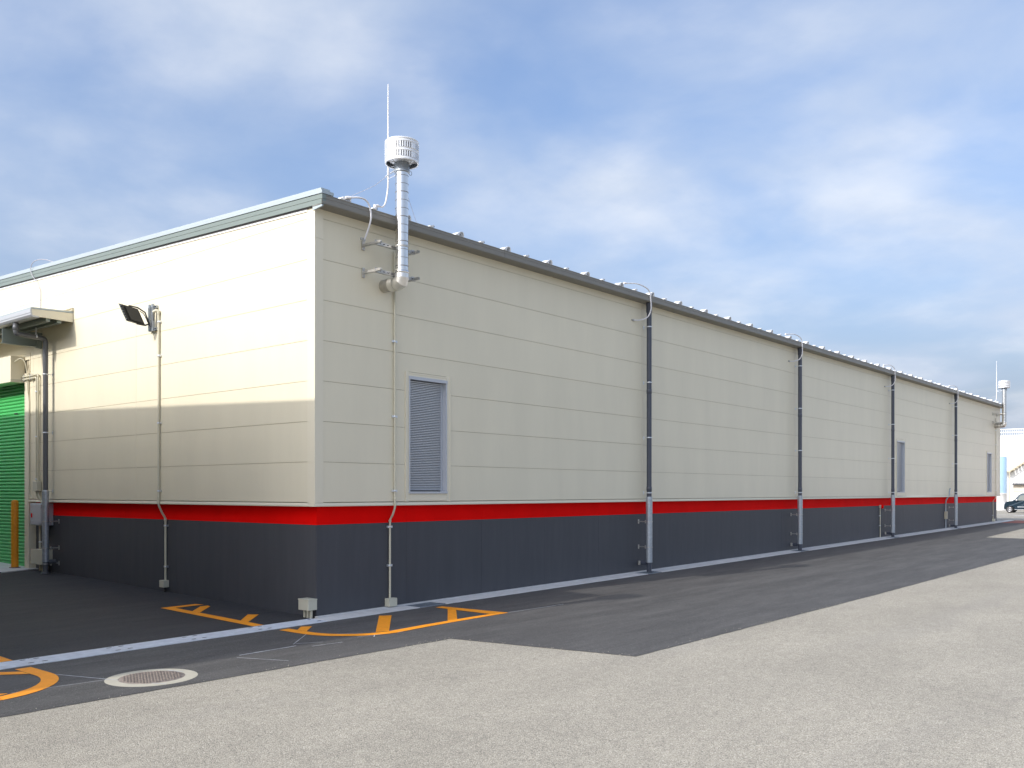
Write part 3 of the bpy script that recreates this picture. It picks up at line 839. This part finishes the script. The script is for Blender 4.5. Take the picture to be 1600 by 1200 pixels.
# canopy downpipe on the gable wall
cp = thing('downpipe', 'dark grey downpipe bending down from the canopy gutter beside the shutter', 'downpipe', (-.15, 8.62, SY*8.62))
zb = SY*8.62
pth = elbow_path((-.58, 0, 5.30-zb), (-.58, 0, 5.055-zb), (0, 0, 5.055-zb), .07)[:-1] + elbow_path((-.5, 0, 5.055-zb), (0, 0, 5.03-zb), (0, 0, 1.86-zb), .09)[1:]
MB().tube(pth, .05, 16).build('pipe', 'gpipe', cp)
mb = MB(); mb.lathe([(.05, 0), (.058, .004), (.058, .10), (.05, .104)], (-.58, 0, 5.13-zb), 16); mb.build('socket', 'gpipe', cp)
MB().tube([(0, 0, .25), (0, 0, 1.885-zb)], .066, 18).build('guard_sleeve', 'galv', cp)
mb = MB(); mb.tube([(0, 0, .01), (0, 0, .27)], .052, 16).lathe([(.05, .0), (.085, .0), (.085, .02), (.05, .03)], (0, 0, .008), 16).tube([(.05, 0, .25), (.2, 0, .25)], .045, 10)
mb.build('foot_pipe', 'gpipe', cp)
for z in (4.30, 3.10, 1.90):
    b = MB(); b.lathe([(.052, -.012), (.058, -.01), (.058, .01), (.052, .012)], (0, 0, z-zb), 16)
    b.tube([(.05, 0, z-zb), (.145, 0, z-zb)], .006, 6).box(.138, .149, -.012, .012, z-zb-.035, z-zb+.035); b.build('pipe_clip', 'clip', cp)
for z in (1.27, .72, .40):
    b = MB(); b.lathe([(.067, -.008), (.073, -.007), (.073, .007), (.067, .008)], (0, 0, z-zb), 18)
    b.tube([(.06, 0, z-zb), (.275, 0, z-zb)], .012, 6).box(.10, .11, -.03, .03, z-zb-.04, z-zb+.04).box(.266, .279, -.02, .02, z-zb-.045, z-zb+.045)
    b.build('stand_off', 'strut', cp)
b = MB(); b.tube([(-.19, 0, 5.055-zb), (-.19, 0, 5.24-zb)], .008, 6).lathe([(.052, -.015), (.058, -.012), (.058, .012), (.052, .015)], (-.19, 0, 5.055-zb), 16, axis='x'); b.build('hanger', 'clip', cp)

# conduits on the walls
def clip_at(parent, p, axis, r):
    b = MB(); x, y, z = p
    if axis == 'y':      # wall faces -Y
        b.box(x-.045, x+.045, y+r*.4, y+r+.012, z-.014, z+.014).lathe([(r+.001, -.014), (r+.004, -.012), (r+.004, .012), (r+.001, .014)], p, 10)
        b.box(x-.05, x-.03, y-.004, y+r+.010, z-.018, z+.018); b.box(x+.03, x+.05, y-.004, y+r+.010, z-.018, z+.018)
    else:
        b.box(x+r*.4, x+r+.012, y-.045, y+.045, z-.014, z+.014).lathe([(r+.001, -.014), (r+.004, -.012), (r+.004, .012), (r+.001, .014)], p, 10)
        b.box(x-.004, x+r+.010, y-.05, y-.03, z-.018, z+.018); b.box(x-.004, x+r+.010, y+.03, y+.05, z-.018, z+.018)
    b.build('clip', 'clip', parent)
def wall_conduit(label, x, ztop, zg, clips_hi, clips_lo, boxed=True):
    t = thing('conduit', label, 'conduit', (x, 0, zg), 'slim cream conduits on the walls')
    r = .017
    pts = [(0, -.03, ztop-zg), (0, -.03, 1.74-zg)]
    bend = smooth_path([(0, -.03, 1.74-zg), (.004, -.032, 1.66-zg), (0.01, .03, 1.52-zg), (.015, .095, 1.44-zg), (.015, .102, 1.38-zg)], 4)
    MB().tube(pts+bend[1:]+[(.015, .102, .15)], r, 10).build('pipe', 'conduit', t)
    MB().lathe([(r, 0), (r+.006, .004), (r+.006, .03), (r, .034)], (.015, .102, 1.40-zg), 10).lathe([(r, 0), (r+.005, .004), (r+.005, .03), (r, .034)], (0, -.03, 1.75-zg), 10).build('coupling', 'conduit', t)
    for z in clips_hi: clip_at(t, (0, -.03, z-zg), 'y', r)
    for z in clips_lo: clip_at(t, (.015, .102, z-zg), 'y', r)
    if boxed: MB().box(-.075, .095, .015, .128, .035, .165, bev=.006).build('pull_box', 'box', t)
    return t
wall_conduit('slim cream conduit running down the long wall below the near flue', 1.56, 5.72, .014, (5.30, 4.282, 3.084, 1.897), (1.32, .70))
wall_conduit('faint cream conduit running down the far right end of the long wall', 41.60, 5.5, .387, (4.9, 4.2, 3.0, 1.95), (.72,))
# gable conduit with gooseneck, feeding the floodlight
gc = thing('conduit', 'cream conduit down the sunlit gable wall below the floodlight', 'conduit', (0, 4.36, SY*4.36), 'slim cream conduits on the walls')
zg = SY*4.36
bend = smooth_path([(-.03, 0, 1.74-zg), (-.032, 0, 1.66-zg), (.03, 0, 1.52-zg), (.092, 0, 1.42-zg), (.10, 0, 1.36-zg)], 4)
MB().tube([(-.03, 0, 5.06-zg)]+bend+[(.10, 0, .20)], .019, 10).build('pipe', 'conduit', gc)
MB().tube(smooth_path([(-.03, 0, 5.03-zg), (-.035, 0, 5.075-zg), (-.06, .03, 5.09-zg), (-.10, .07, 5.06-zg)], 3), .026, 10).build('gooseneck', 'conduit', gc)
MB().lathe([(.019, 0), (.026, .004), (.026, .04), (.019, .044)], (.10, 0, 1.36-zg), 10).lathe([(.019, 0), (.025, .004), (.025, .04), (.019, .044)], (-.03, 0, 1.76-zg), 10).build('coupling', 'conduit', gc)
for z in (4.893, 4.292, 3.101, 1.899): clip_at(gc, (-.03, 0, z-zg), 'x', .019)
for z in (1.28, .55): clip_at(gc, (.10, 0, z-zg), 'x', .019)
MB().box(.02, .128, -.075, .075, .09, .215, bev=.006).build('pull_box', 'box', gc)
MB().tube([(.09, 0, -.01), (.09, 0, .10)], .02, 8).build('stub_pipe', 'black', gc)

# cream junction box at the corner
jb = thing('junction_box', 'cream junction box on short pipes at the foot of the corner', 'junction box', (.05, .23, 0))
MB().box(-.085, .078, -.12, .12, .125, .285, bev=.006).build('box', 'box', jb)
MB().box(-.09, .08, -.124, .124, .276, .292, bev=.004).build('lid', 'box', jb)
for y in (-.075, 0.0, .075): MB().tube([(0, y, -.02), (0, y, .13)], .022, 10).build('pipe', 'conduit', jb)

# electrical boxes beside the shutter
db = thing('distribution_box', 'grey electrical box with red square under the flashing by the shutter', 'electrical box', (.13, 9.25, .2))
MB().box(-.24, -.003, -.36, .19, .98, 1.44, bev=.006).build('cabinet', 'alu', db)
MB().box(-.252, -.241, -.34, .17, 1.0, 1.42, bev=.004).build('door', 'alu', db)
for z in (1.04, 1.38): MB().tube([(-.25, -.35, z-.03), (-.25, -.35, z+.03)], .010, 8).build('hinge', 'clip', db)
MB().box(-.262, -.253, .07, .11, 1.14, 1.23).build('label_plate', 'red', db)
MB().box(-.258, -.253, .08, .11, 1.03, 1.09).build('latch', 'clip', db)
MB().tube(smooth_path([(-.10, -.10, .98), (-.11, -.11, .86), (-.11, -.17, .80), (-.10, -.23, .86), (-.09, -.23, .98)]), .018, 8).build('loop_conduit', 'conduit', db)
MB().tube([(-.10, .06, .46), (-.10, .06, .98)], .022, 10).build('pipe', 'conduit', db)
clip_at(db, (-.10, .06, .62), 'x', .022)
pb = thing('pull_box', 'large cream pull box low on the wall behind the canopy downpipe', 'junction box', (.13, 9.20, .2))
MB().box(-.22, -.003, -.28, .24, .17, .47, bev=.006).build('box', 'box', pb)
MB().box(-.228, -.221, -.29, .25, .16, .48, bev=.004).build('lid', 'box', pb)
for y in (.10, -.02, -.14): MB().tube([(-.10, y, -.02), (-.10, y, .18)], .026, 10).build('pipe', 'conduit', pb)
tc_ = thing('conduit', 'pair of cream conduits from the shutter case down beside the canopy downpipe', 'conduit', (0, 9.26, .2))
MB().tube(elbow_path((-.05, .70, 4.10), (-.05, .03, 4.10), (-.05, .03, 1.86), .05), .021, 8).build('pipe', 'conduit', tc_)
MB().tube(elbow_path((-.05, .70, 4.16), (-.05, -.05, 4.16), (-.05, -.05, 1.86), .05), .021, 8).build('pipe', 'conduit', tc_)
MB().box(-.10, -.01, -.12, .10, 1.70, 1.90, bev=.006).build('pull_box', 'box', tc_)
MB().tube(smooth_path([(-.05, .03, 1.72), (-.04, .02, 1.60), (.02, -.04, 1.48), (.03, -.07, 1.38)]), .021, 8).build('pipe', 'conduit', tc_)
MB().tube(smooth_path([(-.05, -.05, 1.72), (-.04, -.06, 1.60), (.0, -.10, 1.48), (.02, -.13, 1.38)]), .021, 8).build('pipe', 'conduit', tc_)
for z in (3.80, 2.85, 1.95): clip_at(tc_, (-.05, .03, z), 'x', .024); 
for y in (.30, .62): MB().box(-.075, -.003, y-.012, y+.012, 4.06, 4.20).build('clip', 'clip', tc_)
kc = thing('power_cable', 'cream cable hanging from the shutter case down along the door jamb', 'cable', (0, 9.75, .2))
MB().tube(smooth_path([(-.22, .24, 4.46), (-.15, .10, 4.54), (-.08, .03, 4.45), (-.05, .0, 4.15), (-.04, -.01, 3.85), (-.02, -.03, 3.6), (-.015, -.03, 3.0), (-.015, -.03, 1.80), (-.015, -.10, 1.60), (-.02, -.20, 1.55)]), .012, 8).build('lead', 'conduit', kc)

# bollard
bo = thing('bollard', 'amber yellow steel bollard in front of the green shutter', 'bollard', (-.18, 10.05, SY*10.05+.026))
MB().lathe([(.073, 0), (.073, 1.41), (.068, 1.435), (.05, 1.452), (0, 1.46)], (0, 0, 0), 24).build('post', 'yellow', bo)
MB().prism([(.11*math.cos(t*math.pi/4+.4), .11*math.sin(t*math.pi/4+.4)) for t in range(8)], 'z', 0, .014).build('base_plate', 'miron', bo)

# floodlight
fl = thing('floodlight', 'black flat floodlight on a galvanised strut bracket high on the gable wall', 'floodlight', (0, 4.55, 4.8))
for y in (-.055, .055):
    mb = MB(); mb.box(-.085, -.045, y-.022, y+.022, -.06, .42); mb.box(-.087, -.0855, y-.008, y+.008, .0, .36, mi=1); mb.build('strut', ['galv', 'dark'], fl)
for z in (-.02, .37):
    mb = MB(); mb.box(-.044, -.002, -.13, .13, z-.025, z+.025)
    for y in (-.11, .11): mb.tube([(-.06, y, z), (-.04, y, z)], .014, 8, mi=1)
    mb.build('rail', ['galv', 'dark'], fl)
# head: flat casting, back towards the long-wall side, tilted
def hp(u, v, w): return Vector((-.385, .05, .195))+Vector((-.98, 0, .14)).normalized()*u+Vector((.42, -.05, -.90)).normalized()*v+Vector((.10, -.98, -.12)).normalized()*w
def hbox(mb, u0, u1, v0, v1, w0, w1, mi=0):
    p = [hp(u, v, w) for w in (w0, w1) for v in (v0, v1) for u in (u0, u1)]
    mb.add([tuple(q) for q in p], [(0, 2, 3, 1), (4, 5, 7, 6), (0, 1, 5, 4), (2, 6, 7, 3), (0, 4, 6, 2), (1, 3, 7, 5)], mi)
mb = MB(); hbox(mb, -.155, .155, -.15, .15, -.03, .02); hbox(mb, -.11, .11, -.12, .12, .02, .05)
head = mb.build('housing', 'black', fl)
mb = MB(); hbox(mb, -.165, .165, -.16, .16, -.045, -.031); mb.build('front_frame', 'galv', head)
mb = MB(); hbox(mb, -.14, .14, -.135, .135, -.050, -.046); mb.build('lens', 'lens', head)
mb = MB()
for j in range(6): hbox(mb, .150, .172, -.13+j*.048, -.115+j*.048, -.035, .0)
mb.build('fin', 'galv', head)
mb = MB()
a, b = hp(0, -.165, 0), hp(0, .165, 0); d = Vector((.235, -.035, -.02))
mb.tube([a, a+d*.65, a+d*1.0+Vector((.05, 0, -.06)), b+d*.85+Vector((.02, 0, .04)), b+d*.6, b], .013, 6, smooth=False); mb.build('yoke', 'black', fl)
MB().tube(smooth_path([(-.27, .02, .27), (-.20, -.0, .22), (-.12, -.02, .05), (-.07, -.03, .02), (-.06, -.09, .16), (-.09, -.15, .25)]), .007, 6).build('cord', 'black', fl)

# fire alarm bell conduit and the pair of small fixtures by the far pipes
al = thing('alarm_bell', 'small round red alarm on a thin conduit left of the third downpipe', 'alarm', (25.02, .10, .233))
MB().tube([(0, 0, 0), (0, 0, 1.18)], .016, 8).build('conduit', 'conduit', al)
MB().lathe([(0, -.055), (.05, -.05), (.072, -.02), (.075, .02), (.03, .025)], (.10, -.03, 1.12), 16, axis='y').build('bell', 'red', al)
MB().box(-.04, .06, -.02, .028, 1.08, 1.18).build('back_box', 'box', al)
for z in (.45, .80): clip_at(al, (0, 0, z), 'y', .016)
sw = thing('switch_box', 'narrow beige switch box on a steel conduit left of the fourth downpipe', 'switch box', (33.25, .085, .31))
MB().tube(smooth_path([(0, 0, 0), (0, 0, .5), (0, 0, 1.1), (.02, -.04, 1.28), (.14, -.10, 1.42), (.16, -.11, 1.60), (.28, -.11, 1.72)]), .026, 8).build('conduit', 'galv', sw)
MB().box(-.07, .09, -.06, .042, .42, .74, bev=.006).build('cabinet', 'tan', sw)

# ------------------------------------------------------------------ orange no-parking outlines
def paint(name, strokes, label, group, ysl):
    t = thing(name, label, 'road marking', (0, 0, 0), group)
    for pl in strokes:
        z = lambda q: SX*q[0]+(SY*max(q[1], 0) if ysl and q[1] > 0 else 0)+.0085
        MB().add([(q[0], q[1], z(q)) for q in pl], [tuple(range(len(pl)))]).build('stroke', 'orange', t)
    return t
def arc(cx, cy, r, a0, a1, n=12): return [(cx+r*math.cos(R_(lerp(a0, a1, i/n))), cy+r*math.sin(R_(lerp(a0, a1, i/n)))) for i in range(n+1)]
def ring(cx, cy, r0, r1, a0, a1): return arc(cx, cy, r0, a0, a1)+arc(cx, cy, r1, a1, a0)
own = [
    [(-.965, .125), (-.80, .125), (-.80, 2.47), (-.965, 2.62)],
    [(-.965, 2.622), (-.80, 2.472), (-.30, 2.472), (-.36, 2.63)],
    [(-.798, 1.77), (-.798, 1.98), (-.44, 2.34), (-.31, 2.34), (-.33, 2.235)],
    [(-.798, .50), (-.798, .69), (-.40, 1.10), (-.29, .98)],
    [(-.935, -.42), (-.77, -.42), (-.77, -.90), (-.935, -.90)],
    ring(0.02, -.90, .955, .79, 180, 263),
    [(-.10, -1.845), (-.10, -1.68), (.6, -1.645), (1.4, -1.645), (2.0, -1.66), (2.28, -1.79), (1.2, -1.79), (.6, -1.80)],
    [(2.002, -1.655), (2.282, -1.787), (2.19, -.47), (2.03, -.47)],
    [(-.763, -.60), (-.763, -.80), (-.44, -.50), (-.56, -.41)],
    [(-.24, -1.60), (-.06, -1.665), (.985, -.58), (.84, -.46)],
    [(1.10, -1.642), (1.30, -1.642), (2.04, -.92), (2.035, -.74)],
]
paint('road_marking', own, 'orange hatched outline painted on the ground around the warehouse corner', 'orange keep-clear outlines', True)
def mir(p): return [(-5.11-q[0], q[1]) for q in p][::-1]
oth = [mir(p) for p in own]
paint('road_marking', oth, 'orange curved outline at the lower left edge of the picture', 'orange keep-clear outlines', True)

# ------------------------------------------------------------------ manhole
mh = thing('manhole', 'round rusty manhole cover with a pale ring in the new asphalt', 'manhole', (-3.62, -1.97, SX*-3.62))
mh.rotation_euler = (0, rot, 0)
MB().lathe([(.325, .006), (.425, .006), (.45, .0045)], (0, 0, 0), 48).build('ring', 'mring', mh)
mb = MB(); mb.lathe([(.0, .008), (.318, .008), (.325, .004)], (0, 0, 0), 48)
for i in range(-9, 10):
    for j in range(-9, 10):
        x, y = i*.033+(j % 2)*.0165, j*.033
        if math.hypot(x, y) < .295: mb.box(x-.010, x+.010, y-.010, y+.010, .008, .014)
tag(mb.build('cover', 'miron', mh), kind=None)

# ------------------------------------------------------------------ beyond the far end
FX = 95.0
fb = thing('factory_building', 'bright white factory building beyond the far end of the warehouse', 'building', (FX, 0, 0))
MB().box(0, 30, -60, 45, -.5, 7.35).build('wall', 'white_wall', fb)
MB().box(-.06, .0, -60, 45, 7.30, 7.50).build('eave', 'white_wall', fb)
MB().box(-.03, 0.0, -60, 45, .15, .62).build('plinth', 'redkerb', fb)
rl = thing('railing', None, None); rl.parent = fb
for z in (7.52, 7.86, 8.18): box('rail', 'white_wall', rl, .0, .06, -12, 30, z, z+.06)
bar = MB().box(.01, .05, -.03, .03, 7.50, 8.18).mesh('baluster', 'alu')
for i in range(130): link('baluster', bar, rl, (0, -2+i*.165, 0))
# outside stair, landing and treads
st = thing('stair', None, None); st.parent = fb
MB().box(-.95, -.02, 10.12, 10.70, 3.84, 4.02).build('landing', 'tan', st)
for xx in (-.95, -.06):
    MB().add([(xx, 10.12, 3.84), (xx, 10.12, 4.0), (xx, 4.0, 8.30), (xx, 4.0, 8.14), (xx+.04, 10.12, 3.84), (xx+.04, 10.12, 4.0), (xx+.04, 4.0, 8.30), (xx+.04, 4.0, 8.14)],
             [(0, 1, 2, 3), (7, 6, 5, 4), (0, 4, 5, 1), (1, 5, 6, 2), (2, 6, 7, 3), (3, 7, 4, 0)]).build('stringer', 'tan', st)
tr = MB().box(-.97, .0, -.11, .11, 0, .05).box(-.97, -.93, -.03, .03, 0, .50).mesh('tread', 'tan')
for i in range(22): link('tread', tr, st, (0, 10.0-i*.22*1.28, 4.02+i*.20))
box('stair_post', 'tan', st, -.95, -.87, 10.10, 10.18, .1, 3.84)
# awning and shutter on the far wall
MB().box(-.10, -.001, 4.0, 9.95, 1.88, 2.56).build('door_panel', 'beige', fb)
aw = MB()
for i in range(24): aw.box(-.55, -.02, 4.0+i*.25, 4.0+i*.25+.15, 2.62, 2.74)
aw.box(-.58, -.01, 3.9, 10.0, 2.60, 2.66)
aw.build('awning', 'gpipe', fb)
tk = thing('tank', 'slim pale blue tank in front of the white factory', 'tank', (88, 9.87, .15))
MB().lathe([(.75, 1.6), (.75, 5.0), (.70, 5.06), (0, 5.1)], (0, 0, 0), 32).build('shell', 'tank', tk)
MB().lathe([(.75, 0), (.75, 1.55), (.78, 1.57), (.78, 1.60), (.75, 1.62)], (0, 0, 0), 32).build('skirt', 'white_wall', tk)
for (x0, x1, y0, y1) in ((62.0, 62.3, -6, 8), (68.0, 68.25, -6, 8), (62.3, 68.0, 3.2, 3.45), (62.3, 68.0, 5.6, 5.85)):
    MB().add([(x, y, gz(x, y)+.012) for x, y in ((x0, y0), (x1, y0), (x1, y1), (x0, y1))], [(0, 1, 2, 3)]).build('parking_line', 'parking')['kind'] = 'structure'

# ------------------------------------------------------------------ parked car (nose to +Y)
car = thing('parked_car', 'dark teal boxy small car parked beyond the far end of the warehouse', 'car', (76.0, 6.85, .155))
# side outline in (y, z): nose at y=0, tail at y=-3.4
def shell(outline, w0, w1, inset, name, mat):
    """outline extruded across the car with tumblehome: the upper part leans in"""
    mb = MB(); n = len(outline)
    def tum(z): return 0.0 if z < .95 else (z-.95)*.16
    rows = []
    for s, sx in ((0, w0), (1, w1)):
        for k, e in ((0, inset), (1, 0.0)) if s == 0 else ((1, 0.0), (0, inset)):
            cy = sum(p[0] for p in outline)/n; cz = sum(p[1] for p in outline)/n
            ring_ = []
            for (y, z) in outline:
                f = 1-e*1.1
                yy, z2 = cy+(y-cy)*(f if k == 0 else 1), cz+(z-cz)*(f if k == 0 else 1)
                off = (0 if k == 0 else inset)
                x = sx+(off+tum(z) if s == 0 else -(off+tum(z)))
                ring_.append((x, yy, z2))
            rows.append(ring_)
    v = [p for r in rows for p in r]
    fs = [tuple(range(n)), tuple(range(4*n-1, 3*n-1, -1))]
    mb.add(v, fs); mb.add(v, [(r*n+i, (r+1)*n+i, (r+1)*n+(i+1) % n, r*n+(i+1) % n) for r in range(3) for i in range(n)], 0, True)
    return mb.build(name, mat, car)
body = [(-.02, .30), (0, .45), (-.02, .66), (-.10, .86), (-.25, .93), (-.62, .98), (-.80, 1.10), (-1.12, 1.50), (-1.30, 1.60), (-1.8, 1.635), (-2.9, 1.62), (-3.28, 1.55),
        (-3.38, 1.05), (-3.40, .45), (-3.36, .28), (-2.95, .24), (-2.92, .40), (-2.78, .53), (-2.60, .56), (-2.42, .53), (-2.28, .40), (-2.25, .22),
        (-.78, .22), (-.75, .40), (-.61, .53), (-.43, .56), (-.25, .53), (-.11, .40), (-.08, .26)]
shell(body, 0, 1.475, .035, 'body', 'carpaint')
def quad(name, mat, pts, parent=None): return MB().add(pts, [tuple(range(len(pts)))]).build(name, mat, parent or car)
def side(z): return .030+max(0, z-.95)*.16
for nm, poly in (('front_window', [(-.98, 1.02), (-1.20, 1.42), (-1.62, 1.47), (-1.62, 1.02)]), ('rear_window', [(-1.72, 1.02), (-1.72, 1.47), (-2.50, 1.47), (-2.52, 1.02)]), ('quarter_window', [(-2.62, 1.02), (-2.60, 1.47), (-3.1, 1.44), (-3.2, 1.05)])):
    for sgn in (0, 1):
        quad(nm, 'glass', [((side(z)-.034 if sgn == 0 else 1.475-side(z)+.034), y, z) for y, z in poly])
quad('windscreen', 'glass', [(.12, -.80, 1.125), (1.355, -.80, 1.125), (1.30, -1.10, 1.50), (.175, -1.10, 1.50)])
for yy in (-.43, -2.60):
    for xx in (.02, 1.31):
        wl_ = thing('wheel', None, None); wl_.parent = car; wl_.location = (xx, yy, .272)
        MB().lathe([(.17, -.005), (.255, -.005), (.272, .02), (.272, .125), (.255, .145)], (0, 0, 0), 28, axis='x').build('tyre', 'tyre', wl_)
        mb = MB(); mb.lathe([(.165, .0), (.185, -.008), (.19, .01)], (0, 0, 0), 24, axis='x').lathe([(0, .02), (.045, .005), (.05, .03)], (0, 0, 0), 12, axis='x')
        for j in range(8):
            a = 2*math.pi*j/8; c, s_ = math.cos(a), math.sin(a)
            mb.add([(.012, c*.03-s_*.018, s_*.03+c*.018), (.012, c*.03+s_*.018, s_*.03-c*.018), (.004, c*.175+s_*.012, s_*.175-c*.012), (.004, c*.175-s_*.012, s_*.175+c*.012)], [(0, 1, 2, 3)])
        mb.build('rim', 'rim', wl_)
        MB().lathe([(0, .05), (.17, .05)], (0, 0, 0), 20, axis='x').build('brake_disc', 'dark', wl_)
MB().box(-.008, .02, -2.2, -.80, .25, .29).build('sill_strip', 'rim', car)
MB().box(-.004, .02, -2.1, -1.0, .47, .51).build('door_moulding', 'alu', car)
for xx in (-.02, -.0): pass
MB().box(-.15, .02, -1.02, -.90, .98, 1.12, bev=.02).build('mirror', 'rim', car)
MB().box(1.455, 1.62, -1.02, -.90, .98, 1.12, bev=.02).build('mirror', 'carpaint', car)
for xx in (.05, 1.12): MB().box(xx, xx+.30, -.11, -.02, .66, .84, bev=.02).build('headlight', 'lamp', car)
MB().box(.40, 1.08, -.06, .012, .62, .78, bev=.01).build('grille', 'dark', car)
for y in (-1.67, -2.56): MB().box(-.0035, .006, y-.004, y+.004, .30, 1.0).build('door_gap', 'dark', car)
for y in (-1.5, -1.95): MB().box(-.02, .01, y-.07, y+.07, .82, .85, bev=.006).build('door_handle', 'carpaint', car)

# ------------------------------------------------------------------ the twin warehouse next door (casts the shadow on the gable)
tw = thing('warehouse', 'matching warehouse across the yard, out of frame left, seen by its shadow', 'warehouse', (-5.0, 0, 0))
for ch in [o for o in wh.children if o.name.split('.')[0] not in ('window', 'canopy', 'roller_shutter', 'joint_cover')]:
    c = ch.copy(); col.objects.link(c); c.parent = tw
tw.scale = (-1, 1, 1)
fl3 = copy_tree(flue1); fl3.location = (-5.0-1.345, -.42, 5.0)
fl3['label'] = 'flue of the warehouse across the yard, seen by its round shadow on the asphalt'
